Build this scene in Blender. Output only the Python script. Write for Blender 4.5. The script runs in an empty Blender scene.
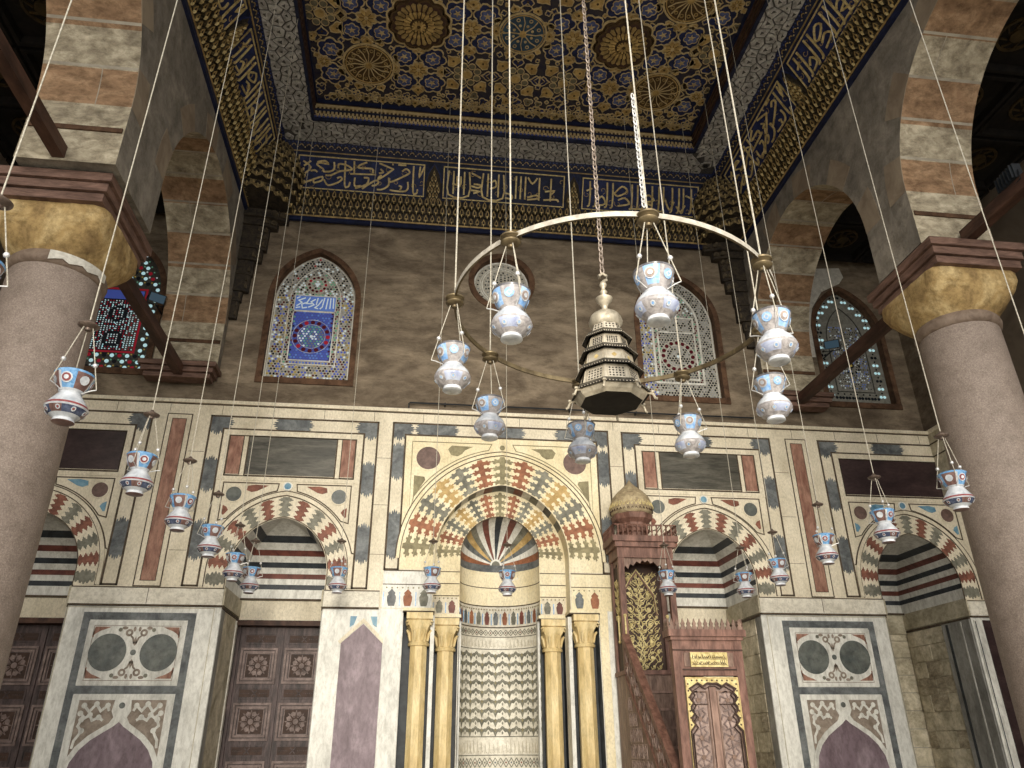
import bpy, math, random
from math import sin, cos, pi, sqrt, radians
from mathutils import Vector, Matrix
random.seed(7)
C = bpy.context.scene.collection
# ------------------------------------------------------------------ materials
def lin(h):
    h = h.lstrip('#'); o = []
    for i in (0, 2, 4):
        c = int(h[i:i+2], 16)/255
        o.append(c/12.92 if c <= .04045 else ((c+.055)/1.055)**2.4)
    return tuple(o)+(1,)
MATS = {}
def mat(name, c1, c2=None, scale=3., rough=.6, metal=0., bump=0., bscale=None, c3=None, stretch=(1, 1, 1), detail=6, spec=.3, emit=0., contrast=(.35, .65), coat=0., dirt=0., dscale=None):
    m = bpy.data.materials.new(name); m.use_nodes = True; nt = m.node_tree; N = nt.nodes; L = nt.links
    b = N['Principled BSDF']; b.inputs['Roughness'].default_value = rough; b.inputs['Metallic'].default_value = metal
    b.inputs['Specular IOR Level'].default_value = spec
    b.inputs['Base Color'].default_value = lin(c1)
    if coat: b.inputs['Coat Weight'].default_value = coat; b.inputs['Coat Roughness'].default_value = .15
    if emit:
        b.inputs['Emission Color'].default_value = lin(c1); b.inputs['Emission Strength'].default_value = emit
    MATS[name] = m
    if c2 or bump:
        tc = N.new('ShaderNodeTexCoord'); mp = N.new('ShaderNodeMapping'); mp.inputs['Scale'].default_value = stretch
        L.new(tc.outputs['Object'], mp.inputs['Vector'])
    if c2:
        n = N.new('ShaderNodeTexNoise'); n.inputs['Scale'].default_value = scale; n.inputs['Detail'].default_value = detail
        n.inputs['Roughness'].default_value = .62; n.inputs['Distortion'].default_value = .6
        L.new(mp.outputs[0], n.inputs['Vector'])
        r = N.new('ShaderNodeValToRGB'); e = r.color_ramp.elements
        e[0].position = contrast[0]; e[0].color = lin(c1); e[1].position = contrast[1]; e[1].color = lin(c2)
        if c3:
            x = e.new((contrast[0]+contrast[1])/2); x.color = lin(c3)
        L.new(n.outputs['Fac'], r.inputs['Fac']); out_ = r.outputs['Color']
        if dirt:      # worn, pitted and stained surface
            d1 = N.new('ShaderNodeTexNoise'); d1.inputs['Scale'].default_value = dscale or 9; d1.inputs['Detail'].default_value = 12; d1.inputs['Roughness'].default_value = .78
            L.new(mp.outputs[0], d1.inputs['Vector'])
            dr = N.new('ShaderNodeValToRGB'); de = dr.color_ramp.elements; de[0].position = .36; de[0].color = (1-dirt, 1-dirt*1.03, 1-dirt*1.08, 1); de[1].position = .56; de[1].color = (1, 1, 1, 1)
            L.new(d1.outputs['Fac'], dr.inputs['Fac'])
            mx = N.new('ShaderNodeMix'); mx.data_type = 'RGBA'; mx.blend_type = 'MULTIPLY'; mx.inputs[0].default_value = 1
            L.new(out_, mx.inputs[6]); L.new(dr.outputs['Color'], mx.inputs[7]); out_ = mx.outputs[2]
        L.new(out_, b.inputs['Base Color'])
        if emit: L.new(r.outputs['Color'], b.inputs['Emission Color'])
    if bump:
        n2 = N.new('ShaderNodeTexNoise'); n2.inputs['Scale'].default_value = bscale or scale*4; n2.inputs['Detail'].default_value = 5
        L.new(mp.outputs[0], n2.inputs['Vector'])
        bp = N.new('ShaderNodeBump'); bp.inputs['Strength'].default_value = bump; bp.inputs['Distance'].default_value = .02
        L.new(n2.outputs['Fac'], bp.inputs['Height']); L.new(bp.outputs['Normal'], b.inputs['Normal'])
    return m
mat('marble', '#b3a78f', '#e4dac4', 1.6, .5, bump=.3, bscale=25, c3='#d3c9b2', stretch=(1.4, 1, .8), contrast=(.2, .62), detail=12, dirt=.3, dscale=26)
mat('marble_warm', '#c0ae8a', '#eee3c4', 1.6, .5, bump=.2, bscale=25, c3='#dfd1ab', contrast=(.2, .62), stretch=(1.4, 1, .8), detail=12, dirt=.28, dscale=26)
mat('marble_pale', '#a5a5a0', '#e6e5de', 1.5, .45, bump=.2, c3='#d2d1ca', stretch=(1.3, 1, .5), contrast=(.25, .6), detail=12, dirt=.35, dscale=12)
mat('marble_dim', '#8d856f', '#cfc7b0', 2.2, .55, bump=.2, c3='#b3aa93', contrast=(.28, .65), detail=10, dirt=.4, dscale=12)
mat('line_dark', '#3d3429', '#5b4e40', 9, .8)
mat('inlay_grey', '#65645a', '#8d8b7d', 5, .6, bump=.2, dirt=.4, dscale=12)
mat('inlay_blue_grey', '#4c5053', '#7d8182', 3.5, .5, bump=.1, detail=10, dirt=.4, dscale=12)
mat('inlay_red', '#674035', '#93604e', 7, .6, bump=.2, dirt=.4, dscale=12)
mat('inlay_orange', '#7f4f38', '#a66f50', 4, .6, bump=.1, dirt=.4, dscale=12)
mat('inlay_yellow', '#ad8f58', '#cdb07a', 4, .6, dirt=.35, dscale=12)
mat('inlay_olive', '#7d755a', '#99906f', 4, .6, dirt=.4, dscale=12)
mat('inlay_black', '#22262b', '#3b4045', 5, .5)  # black stone inlay, also the shade colour of the column recesses
mat('inlay_maroon', '#54302b', '#7a4a40', 5, .5)
mat('inlay_blue', '#4a7590', '#7aa0b2', 8, .4)
mat('slab_green', '#35342e', '#66635a', 2.2, .35, stretch=(.5, 1, 3), bump=.05, dirt=.4, dscale=12)
mat('slab_purple_dark', '#2c2122', '#453636', 1.6, .3, stretch=(1, 1, 2), dirt=.4, dscale=12)
mat('slab_purple', '#6d5c63', '#93828a', 2.2, .45, bump=.08, stretch=(1.6, 1, .7), c3='#7d6c74', dirt=.4, dscale=12)
mat('disc_purple', '#5d4842', '#7a635b', 4, .5, dirt=.4, dscale=12)
mat('disc_grey', '#4d5352', '#70736e', 3.5, .3, dirt=.4, dscale=12)
mat('slab_red', '#7a5143', '#a98270', 6, .55, bump=.25, stretch=(1.5, 1, .5), detail=12, contrast=(.3, .65), dirt=.4, dscale=12)
mat('plaster', '#594d40', '#9a8b77', 1.3, .9, bump=.5, bscale=9, c3='#786b5b', contrast=(.3, .68), stretch=(.7, 1, 1.8), detail=12, dirt=.45, dscale=4)
mat('plaster_light', '#8f877a', '#b0a898', 3, .9, bump=.4)
mat('side_stone', '#6c665e', '#9c9488', 1.8, .9, bump=.6, bscale=14, c3='#827b71', contrast=(.3, .7), detail=12, dirt=.4, dscale=5)
mat('vouss_cream', '#7f7565', '#d0c5ae', 3.5, .9, bump=.8, bscale=14, c3='#aca18b', contrast=(.3, .68), detail=12, stretch=(1, 1, 1.8), dirt=.5, dscale=6)
mat('vouss_brown', '#7b614a', '#b8997a', 3.5, .9, bump=.8, bscale=14, c3='#9b7d61', contrast=(.3, .7), detail=12, stretch=(1, 1, 1.8), dirt=.5, dscale=6)
mat('vouss_face', '#7a6b5b', '#958774', 2.5, .9, bump=.4)
mat('granite', '#7b6d65', '#a99b91', 70, .6, bump=.25, bscale=60, c3='#918379', detail=8, contrast=(.3, .7), dirt=.25, dscale=5)
mat('capital_gold', '#846c49', '#d0b888', 3, .9, bump=1.0, bscale=9, c3='#ab9061', contrast=(.3, .66), detail=12, dirt=.5, dscale=8)
mat('collar', '#6a5a4e', '#8b7a6c', 8, .7)
mat('whitewash', '#b8b4aa', '#d8d4ca', 12, .8, bump=.4)
mat('wood_dark', '#3a2720', '#5b4034', 4, .6, stretch=(1, .3, 1), bump=.25, dirt=.5, dscale=8)
mat('wood_plank', '#5a443b', '#86695c', 6, .65, bump=.25, stretch=(.5, .5, 2.5), dirt=.4, dscale=8)
mat('door_wood', '#3a3030', '#625251', 4, .5, stretch=(3, 1, .6), bump=.2, dirt=.5, dscale=8)
mat('door_wood_light', '#6a5955', '#8d7b76', 5, .5, bump=.15, dirt=.5, dscale=8)
mat('minbar_red', '#5f4238', '#8c685b', 4, .5, stretch=(3, 3, .7), bump=.2, detail=9, dirt=.4, dscale=8)
mat('minbar_wood', '#614b41', '#977c6d', 5, .5, stretch=(3, 3, .7), bump=.3, detail=9, dirt=.4, dscale=8)
mat('minbar_carved', '#86716a', '#ad978d', 8, .55, bump=.4, dirt=.4, dscale=8)
mat('minbar_dark', '#2e1f18', '#473228', 7, .6)
mat('gold', '#a9955c', '#e2d39c', 16, .5, metal=.05)
mat('gold_dull', '#a08958', '#dcc78f', 12, .5, metal=.1)
mat('gold_dark', '#7a6540', '#b0955f', 9, .55, metal=.1)
mat('dome_gold', '#8d7c62', '#bbab8a', 10, .6, dirt=.4, dscale=14)
mat('navy', '#161c3a', '#263160', 9, .6, dirt=.4, dscale=14)
mat('navy_dull', '#15182a', '#252b45', 6, .7)
mat('blue_line', '#10162d', '#1a2344', 6, .6)
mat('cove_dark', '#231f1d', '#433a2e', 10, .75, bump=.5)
mat('muq_gold', '#2f2a22', '#77694c', 14, .6, bump=.6, c3='#4c4331', dirt=.5, dscale=8)
mat('silver_soffit', '#3c3a39', '#5c5956', 8, .7, bump=.5)
mat('silver_cell', '#8f8c88', '#cfccc6', 9, .5, bump=.6, dirt=.5, dscale=8)
mat('ceil_ochre', '#8d7244', '#c2a468', 9, .55)
mat('muq_shell', '#574a33', '#b39b68', 14, .6, bump=.6, c3='#7d6c4a', dirt=.4, dscale=8)
mat('ceil_brown', '#3a2b1a', '#59442a', 8, .7, bump=.3)
mat('ceil_tan', '#a08a60', '#c9b488', 9, .6)
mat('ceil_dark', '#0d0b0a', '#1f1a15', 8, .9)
mat('stone_block', '#aaa18b', '#e6dcc6', 2.5, .9, bump=.8, bscale=12, c3='#cac0a8', dirt=.4, dscale=8)
mat('stone_grey', '#7c7b77', '#a5a49e', 2, .6, stretch=(1, 1, .5), dirt=.4, dscale=8)
mat('floor_stone', '#a39a88', '#bdb5a2', 1.5, .5)
mat('brass', '#574b38', '#7d6f54', 10, .45, metal=.5)
mat('ring_lit_paint', '#958f84', '#bdb7ab', 14, .5, metal=.1)
mat('silver', '#968d7c', '#c4baa6', 14, .42, metal=.35)
mat('lantern_panel', '#978f80', '#bdb4a4', 10, .5, metal=.1)
mat('lantern_dark', '#1b1815', '#2d2823', 8, .8)
mat('rope', '#9d9789', '#c6c0b2', 60, .9, bump=.5, bscale=200)
mat('chain_metal', '#8f8177', '#b5a79b', 30, .45, metal=.5)
mat('chain_white', '#b9b9b9', '#dcdcdc', 30, .4, metal=.4)
mat('lamp_white', '#a3a8b0', '#d6d9dd', 9, .25, coat=.4)
mat('lamp_light', '#8890b0', '#bcc4d6', 9, .25, coat=.4)
mat('lamp_blue', '#4a80b4', '#8ab4da', 30, .25, coat=.4)
mat('lamp_deep', '#333a52', '#5b647c', 30, .25, coat=.3)
mat('lamp_red', '#6f3036', '#94504f', 20, .3, coat=.3)
mat('lamp_brown', '#5c4440', '#7d605a', 18, .35, coat=.2)
mat('lamp_pink', '#84756f', '#a8988f', 14, .3, coat=.2)
mat('lamp_cap', '#574a43', '#75665c', 20, .4, metal=.4)
mat('lattice_pale', '#8f8b80', '#b5b1a6', 20, .8)
mat('lattice_dark', '#34332f', '#4b4a45', 20, .8)
mat('frame_brown', '#4c3728', '#6a4f3c', 4, .85, bump=.4, dirt=.5, dscale=8)
for n_, c_, e_ in (('glass_blue', '#4656a6', .25), ('glass_yellow', '#9a8745', .2), ('glass_white', '#b5c0c4', .4), ('glass_red', '#8c1f2c', .3), ('glass_grey', '#6f7272', .1), ('glass_cyan', '#a9ccd2', .6), ('glass_dark', '#20242a', 0.), ('glass_green', '#5d8f77', .3), ('glass_wine', '#4d1820', .1), ('glass_sky', '#5672b4', .3)):
    mat(n_, c_, rough=.25, emit=e_)
mat('flood_black', '#15181c', '#22262b', 10, .5)
mat('flood_glass', '#4f6f8a', rough=.15)
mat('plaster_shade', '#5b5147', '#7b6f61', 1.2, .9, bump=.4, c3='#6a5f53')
mat('col_yellow', '#b79d6e', '#ead9ae', 2.6, .5, bump=.2, c3='#d3bc88', stretch=(1.5, 1, .4), detail=10, contrast=(.28, .68), dirt=.35, dscale=12)
mat('inlay_taupe', '#7d7064', '#9d9083', 6, .6, dirt=.3, dscale=12)
mat('glass_blue2', '#3d4989', rough=.3, emit=.25); mat('glass_grey2', '#8e9090', rough=.3, emit=.12); mat('lattice_mid', '#6c6b63', '#88877f', 12, .8)
mat('granite_chip', '#8f8479', '#a99d92', 20, .8)
mat('navy_light', '#3d4a85', rough=.6)
mat('muq_dark', '#2c2620', '#5a4e3a', 16, .7, bump=.5)
mat('inlay_maroon_dark', '#2e1f1c', '#4a332c', 6, .6)
mat('ceil_ground', '#222238', '#3d3738', 10, .7)
mat('navy_light2', '#36406b', '#5c6690', 8, .6)
mat('ceil_blue_dark', '#23364c', '#3a5368', 8, .7)
mat('ceil_tan2', '#5a5547', '#77705c', 9, .6)
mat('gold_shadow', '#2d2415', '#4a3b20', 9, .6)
mat('minbar_pale', '#7b6055', '#9f8274', 4, .5, stretch=(3, 3, .5), dirt=.4, dscale=8)
mat('lantern_edge', '#3a3630', '#5d574c', 10, .5, metal=.2)
mat('marble_band', '#b5ae9f', '#e6e1d3', 1.8, .5, bump=.2, c3='#d5cfc0', contrast=(.22, .62), detail=12, dirt=.35, dscale=16)
mat('lamp_silver', '#7f7b7c', '#b0abab', 30, .35, coat=.3)
mat('lamp_deep2', '#4b4a4e', '#6f6d70', 20, .3, coat=.2); mat('lamp_bright', '#7099cc', '#a5c2e2', 30, .25, coat=.3)
# ------------------------------------------------------------------ mesh builder
class MB:
    def __init__(s): s.v = []; s.f = []; s.m = []; s.names = []
    def mi(s, m):
        if m not in s.names: s.names.append(m)
        return s.names.index(m)
    def add(s, vs, fs, m):
        o = len(s.v); s.v += [tuple(v) for v in vs]; k = s.mi(m)
        for f in fs: s.f.append(tuple(i+o for i in f)); s.m.append(k)
    def quad(s, a, b, c, d, m): s.add([a, b, c, d], [(0, 1, 2, 3)], m)
    def box(s, x0, x1, y0, y1, z0, z1, m):
        vs = [(x, y, z) for x in (x0, x1) for y in (y0, y1) for z in (z0, z1)]
        s.add(vs, [(0, 1, 3, 2), (4, 6, 7, 5), (0, 4, 5, 1), (2, 3, 7, 6), (0, 2, 6, 4), (1, 5, 7, 3)], m)
    def prism(s, F, pts, w0, w1, m, back=False):      # polygon in frame F extruded w0 -> w1
        n = len(pts)
        a = [F(u, v, w0) for u, v in pts]; b = [F(u, v, w1) for u, v in pts]
        fs = [tuple(range(n, 2*n))]+[(i, (i+1) % n, (i+1) % n+n, i+n) for i in range(n)]
        if back: fs.append(tuple(range(n-1, -1, -1)))
        s.add(a+b, fs, m)
    def rect(s, F, u0, v0, u1, v1, w0, w1, m, back=False): s.prism(F, [(u0, v0), (u1, v0), (u1, v1), (u0, v1)], w0, w1, m, back)
    def line(s, F, pts, wd, w0, w1, m, closed=False):
        n = len(pts); P = [Vector((p[0], p[1])) for p in pts]; Ls = []; Rs = []
        for i in range(n):
            a = P[i-1] if (i > 0 or closed) else P[i]; c = P[(i+1) % n] if (i < n-1 or closed) else P[i]
            d1 = (P[i]-a); d2 = (c-P[i])
            if d1.length < 1e-9: d1 = d2
            if d2.length < 1e-9: d2 = d1
            d = d1.normalized()+d2.normalized()
            if d.length < 1e-6: d = d1
            d.normalize(); nn = Vector((-d.y, d.x)); k = 1/max(.5, abs(nn.dot(Vector((-d1.y, d1.x)).normalized())))
            Ls.append(P[i]+nn*wd/2*k); Rs.append(P[i]-nn*wd/2*k)
        rng = range(n if closed else n-1)
        vs = [F(p.x, p.y, w1) for p in Ls]+[F(p.x, p.y, w1) for p in Rs]+[F(p.x, p.y, w0) for p in Ls]+[F(p.x, p.y, w0) for p in Rs]
        fs = []
        for i in rng:
            j = (i+1) % n
            fs += [(i, j, j+n, i+n), (i, i+2*n, j+2*n, j), (i+n, j+n, j+3*n, i+3*n)]
        s.add(vs, fs, m)
    def frame(s, F, u0, v0, u1, v1, wd, w0, w1, m):   # rectangular border, wd inside
        for r in ((u0, v0, u1, v0+wd), (u0, v1-wd, u1, v1), (u0, v0+wd, u0+wd, v1-wd), (u1-wd, v0+wd, u1, v1-wd)): s.rect(F, *r, w0, w1, m)
    def disc(s, F, u, v, r, w0, w1, m, n=20, ry=None, rot=0):
        ry = ry or r
        s.prism(F, [(u+r*cos(rot+2*pi*i/n), v+ry*sin(rot+2*pi*i/n)) for i in range(n)], w0, w1, m)
    def ring(s, F, u, v, r0, r1, w0, w1, m, n=28, a0=0, a1=2*pi):
        for i in range(n):
            p, q = a0+(a1-a0)*i/n, a0+(a1-a0)*(i+1)/n
            s.prism(F, [(u+r0*cos(p), v+r0*sin(p)), (u+r1*cos(p), v+r1*sin(p)), (u+r1*cos(q), v+r1*sin(q)), (u+r0*cos(q), v+r0*sin(q))], w0, w1, m)
    def tube(s, pts, r, m, n=8, cap=True):
        P = [Vector(p) for p in pts]; rings = []
        rr = r if isinstance(r, (list, tuple)) else [r]*len(P)
        up = Vector((0, 0, 1)); vs = []
        for i, p in enumerate(P):
            d = (P[min(i+1, len(P)-1)]-P[max(i-1, 0)]).normalized()
            a = d.cross(up)
            if a.length < .05: a = d.cross(Vector((1, 0, 0)))
            a.normalize(); b = d.cross(a)
            vs += [p+(a*cos(2*pi*k/n)+b*sin(2*pi*k/n))*rr[i] for k in range(n)]
        fs = [(i*n+k, i*n+(k+1) % n, (i+1)*n+(k+1) % n, (i+1)*n+k) for i in range(len(P)-1) for k in range(n)]
        if cap: fs += [tuple(range(n-1, -1, -1)), tuple(range((len(P)-1)*n, len(P)*n))]
        s.add(vs, fs, m)
    def lathe(s, prof, m, n=24, c=(0, 0, 0), mf=None, rot=0, cap=True):   # prof [(r,z)]
        vs = []; k = len(prof)
        for r, z in prof: vs += [(c[0]+r*cos(rot+2*pi*i/n), c[1]+r*sin(rot+2*pi*i/n), c[2]+z) for i in range(n)]
        if mf is None:
            fs = [(j*n+i, j*n+(i+1) % n, (j+1)*n+(i+1) % n, (j+1)*n+i) for j in range(k-1) for i in range(n)]
            if cap:
                if prof[0][0] > 1e-4: fs.append(tuple(range(n-1, -1, -1)))
                if prof[-1][0] > 1e-4: fs.append(tuple(range((k-1)*n, k*n)))
            s.add(vs, fs, m)
        else:
            o = len(s.v); s.v += vs
            for j in range(k-1):
                for i in range(n):
                    s.f.append((o+j*n+i, o+j*n+(i+1) % n, o+(j+1)*n+(i+1) % n, o+(j+1)*n+i)); s.m.append(s.mi(mf(i, j)))
    def build(s, name, parent=None, smooth=None, kind=None, label=None, loc=None):
        me = bpy.data.meshes.new(name); me.from_pydata(s.v, [], s.f)
        for n in s.names: me.materials.append(MATS[n])
        me.polygons.foreach_set('material_index', s.m)
        if smooth is not None:
            me.polygons.foreach_set('use_smooth', [True]*len(s.f))
            try: me.set_sharp_from_angle(angle=radians(smooth))
            except Exception: pass
        me.update()
        o = bpy.data.objects.new(name, me); C.objects.link(o)
        if parent is not None: o.parent = parent
        if kind: o['kind'] = kind
        if label: o['label'] = label
        if loc: o.location = loc
        return o
def thing(name, label, cat, loc=(0, 0, 0), group=None):
    o = bpy.data.objects.new(name, None); o.empty_display_size = .1; C.objects.link(o); o.location = loc
    o['label'] = label; o['category'] = cat
    if group: o['group'] = group
    return o
def tag(o, label, cat, group=None):
    o['label'] = label; o['category'] = cat
    if group: o['group'] = group
    return o
# ------------------------------------------------------------------ frames
def FB(Y0=0.): return lambda u, v, w: (u, Y0-w, v)          # back wall, w towards the hall
B0 = FB(0)
def arch_half(hw, h):            # points from (-hw,0) to (0,h), pointed two-centred arc
    R = (h*h+hw*hw)/(2*hw)
    if h >= hw: cx = R-hw
    else: cx = R-hw
    a1 = math.atan2(h, -cx) if cx > 0 else math.atan2(h, -cx)
    n = 24; out = []
    for i in range(n+1):
        a = pi+(a1-pi)*i/n
        out.append((cx+R*cos(a), R*sin(a)))
    out[-1] = (0, h)
    return out
def arch(cx, hw, zs, za, n=48):  # n+1 points left to right
    L = arch_half(hw, za-zs); pts = [(cx+x, zs+z) for x, z in L]+[(cx-x, zs+z) for x, z in reversed(L[:-1])]
    return pts
def at_t(pts, t):
    t = max(0, min(1, t))*(len(pts)-1); i = min(int(t), len(pts)-2); f = t-i
    return (pts[i][0]*(1-f)+pts[i+1][0]*f, pts[i][1]*(1-f)+pts[i+1][1]*f)
def ts(inner, outer, t, s):
    a = at_t(inner, t); b = at_t(outer, t); return (a[0]*(1-s)+b[0]*s, a[1]*(1-s)+b[1]*s)
def strip_wall(mb, F, u0, u1, v0, v1, holes, m, w=0.):
    """flat wall with openings; hole = (lower pts, upper pts), both left to right with matching ends"""
    xs = sorted({round(x, 5) for x in [u0, u1]+[p[0] for h in holes for q in h for p in q] if u0-1e-6 <= x <= u1+1e-6})
    def y(pts, x):
        for (a, b), (c, d) in zip(pts, pts[1:]):
            if a-1e-6 <= x <= c+1e-6: return b if c-a < 1e-9 else b+(d-b)*(x-a)/(c-a)
        return pts[-1][1]
    for a, c in zip(xs, xs[1:]):
        if c-a < 1e-5: continue
        mid = (a+c)/2; hs = [h for h in holes if h[1][0][0] < mid < h[1][-1][0]]
        hs.sort(key=lambda h: h[0][0][1]); la = lc = v0
        e = (c-a)*1e-4
        for lo, up in hs:
            if y(lo, mid) > la+1e-5: mb.quad(F(a, la, w), F(c, lc, w), F(c, y(lo, c-e), w), F(a, y(lo, a+e), w), m)
            la, lc = y(up, a+e), y(up, c-e)
        mb.quad(F(a, la, w), F(c, lc, w), F(c, v1, w), F(a, v1, w), m)
# decorative helpers ------------------------------------------------
LEAF = [(0, 0), (.06, .7), (.13, .75), (.18, .1), (.24, .2), (.28, 1.1), (.36, 1.2), (.41, .5), (.46, 1.3), (.5, 1.7), (.54, 1.3), (.59, .5), (.64, 1.2), (.72, 1.1), (.76, .2), (.82, .1), (.87, .75), (.94, .7), (1, 0)]
def leaf_block(mb, F, u0, v0, u1, v1, axis, ends, w0, w1, m, amp=.055):
    """rectangle whose ends on the given axis are cut into leaf teeth"""
    pts = []
    if axis == 'v':
        pts += [(u0+(u1-u0)*a, v0-(amp*b if ends[0] else 0)) for a, b in LEAF]
        pts += [(u1-(u1-u0)*a, v1+(amp*b if ends[1] else 0)) for a, b in LEAF]
    else:
        pts += [(u1+(amp*b if ends[1] else 0), v0+(v1-v0)*a) for a, b in LEAF]
        pts += [(u0-(amp*b if ends[0] else 0), v1-(v1-v0)*a) for a, b in LEAF]
    q = [pts[0]]
    for p in pts[1:]:
        if (p[0]-q[-1][0])**2+(p[1]-q[-1][1])**2 > 1e-8: q.append(p)
    mb.prism(F, q, w0, w1, m)
def wedge(mb, F, inner, outer, t0, t1, prof, w0, w1, m, s0=.02, s1=.98):
    """joggled voussoir: prof = [(s, bulge)] side outline, bulge in units of half width"""
    tc = (t0+t1)/2; hw = (t1-t0)/2
    L = [ts(inner, outer, tc-hw*b, s0+(s1-s0)*s) for s, b in prof]; R = [ts(inner, outer, tc+hw*b, s0+(s1-s0)*s) for s, b in prof]
    mb.prism(F, L+R[::-1], w0, w1, m)
ZIG0 = [(0, .75), (.08, 1.25), (.16, .7), (.24, 1.35), (.32, .75), (.42, 1.3), (.5, .7), (.58, 1.35), (.68, .75), (.76, 1.3), (.84, .7), (.92, 1.3), (1, .9)]
ZIG = []
for k_ in range(4):
    b_ = k_/4; ZIG += [(b_+.0, .7), (b_+.03, .7), (b_+.045, 1.1), (b_+.08, 1.15), (b_+.1, 1.5), (b_+.14, 1.55), (b_+.16, 1.15), (b_+.195, 1.1), (b_+.21, .7)]
ZIG += [(1, .7)]
TREE = []
for k_ in range(4):
    b_ = k_*.25
    TREE += [(b_+.0, .42), (b_+.035, .5), (b_+.03, .9), (b_-.005, 1.15), (b_+.03, 1.5), (b_+.075, 1.35), (b_+.1, 1.75), (b_+.14, 1.5), (b_+.125, 1.15), (b_+.175, 1.2), (b_+.19, .95), (b_+.15, .8), (b_+.165, .45)]
TREE += [(1., .3)]
def around(pts, off):             # offset polyline outwards (to the left of travel)
    out = []; n = len(pts)
    for i in range(n):
        a = Vector(pts[max(i-1, 0)]); b = Vector(pts[min(i+1, n-1)]); d = (b-a).normalized(); out.append((pts[i][0]-d.y*off, pts[i][1]+d.x*off))
    return out
# ------------------------------------------------------------------ SETTING : back wall
W = {}
back = MB()
ZD = 6.80
bays = [(-7.12, .76, 1.2), (-3.47, .735, 1.2), (3.47, .735, 1.35), (7.12, .76, 1.8)]
ZS, ZA = 4.0, 4.85
holes = []
for cx, hw, d in bays:
    up = arch(cx, hw, ZS, ZA); holes.append(([(cx-hw, 0.), (cx+hw, 0.)], up))
mup = arch(0, 1.08, 4.3, 5.5); holes.append(([(-1.08, 3.45), (1.08, 3.45)], mup))
XE = 9.6
strip_wall(back, B0, -XE, XE, 3.48, ZD, [(([(a[0][0], 3.48), (a[-1][0], 3.48)]), b) for a, b in holes], 'marble')
# lower zone: piers between openings
def lower(u0, u1, m='marble_pale'): back.quad(B0(u0, 0, 0), B0(u1, 0, 0), B0(u1, 3.48, 0), B0(u0, 3.48, 0), m)
lower(-XE, -7.88); lower(-6.36, -4.205); lower(-2.735, -1.52); lower(1.52, 2.735); lower(4.205, 6.36); lower(7.88, XE)
# plaster zone with the windows
winspec = [(-3.43, .73, 7.33, 8.93, 9.96), (3.39, .75, 7.33, 8.93, 9.95), (-6.78, .68, 7.36, 8.85, 9.9), (6.88, .66, 7.38, 8.85, 9.88)]
wh = []
for cx, hw, zb, zs, za in winspec: wh.append(([(cx-hw, zb), (cx+hw, zb)], arch(cx, hw, zs, za)))
cr = .53; cz = 9.56
circ_up = [(-cr*cos(pi*i/32), cz+cr*sin(pi*i/32)) for i in range(33)]; circ_lo = [(x, 2*cz-z) for x, z in circ_up]
wh.append((circ_lo, circ_up))
strip_wall(back, B0, -XE, XE, ZD, 10.7, wh, 'plaster', w=-.06)
back.quad((-XE, 0, ZD), (XE, 0, ZD), (XE, .06, ZD), (-XE, .06, ZD), 'marble_dim')
# reveals of the windows
for lo, up in wh:
    loop = up+lo[::-1]
    for a, b in zip(loop, loop[1:]+loop[:1]): back.quad(B0(a[0], a[1], -.06), B0(b[0], b[1], -.06), B0(b[0], b[1], -.25), B0(a[0], a[1], -.25), 'frame_brown')
# jamb, hood vault and back of each bay niche
STR = [(3.95+.172*i, 4.03+.172*i, ('inlay_black', 'inlay_maroon')[i % 2]) for i in range(5)]
def niche(cx, hw, d, front_lo=3.62, ztop_door=3.44, dk=0):
    prof = arch_half(hw, ZA-ZS); zs = sorted(set([round(a, 4) for s in STR for a in s[:2]]+[ZA, ZS, 3.78, 3.84]+[round(ZS+p[1], 4) for p in prof]))
    zs = [z for z in zs if 3.78 <= z <= ZA]
    def hwz(z):
        if z <= ZS: return hw
        for (x0, z0), (x1, z1) in zip(prof, prof[1:]):
            if z0 <= z-ZS <= z1+1e-6: return -(x0+(x1-x0)*((z-ZS-z0)/(z1-z0+1e-9)))
        return 0
    for a, b in zip(zs, zs[1:]):
        mid = (a+b)/2; m = 'marble_pale'
        for s0, s1, mm in STR:
            if s0 < mid < s1: m = mm
        wa, wb = hwz(a), hwz(b); da, db = .05+(d-.05)*(wa/hw)**.9, .05+(d-.05)*(wb/hw)**.9
        back.quad((cx-wa, da, a), (cx+wa, da, a), (cx+wb, db, b), (cx-wb, db, b), m)
        for sg in (-1, 1): back.quad((cx+sg*wa, 0, a), (cx+sg*wa, da, a), (cx+sg*wb, db, b), (cx+sg*wb, 0, b), m)
    # plain courses under the stripes and lintel
    back.box(cx-hw, cx+hw, d-.02, d+.2, 3.42, 3.78, 'marble' if dk == 0 else 'marble_dim')
    back.box(cx-hw, cx+hw, d-.06, d-.02, 3.765, 3.795, 'line_dark')
    for sg in (-1, 1):
        back.quad((cx+sg*hw, 0, 3.46), (cx+sg*hw, d, 3.46), (cx+sg*hw, d, 3.78), (cx+sg*hw, 0, 3.78), 'marble_dim')
        back.quad((cx+sg*hw, 0, 0), (cx+sg*hw, d+.1, 0), (cx+sg*hw, d+.1, 3.46), (cx+sg*hw, 0, 3.46), 'stone_block')
        back.box(min(cx+sg*hw, cx+sg*(hw-.02)), max(cx+sg*hw, cx+sg*(hw-.02)), -.0, d, 3.44, 3.475, 'line_dark')
        back.box(min(cx+sg*hw, cx+sg*(hw-.012)), max(cx+sg*hw, cx+sg*(hw-.012)), 0, .2, 0, 3.44, 'stone_grey')
for i, (cx, hw, d) in enumerate(bays): niche(cx, hw, d, dk=1 if i == 3 else 0)
def courses(mb, u0, u1, v0, v1, plane, sg, rows, m1='stone_block', mj='line_dark'):
    pass
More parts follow.
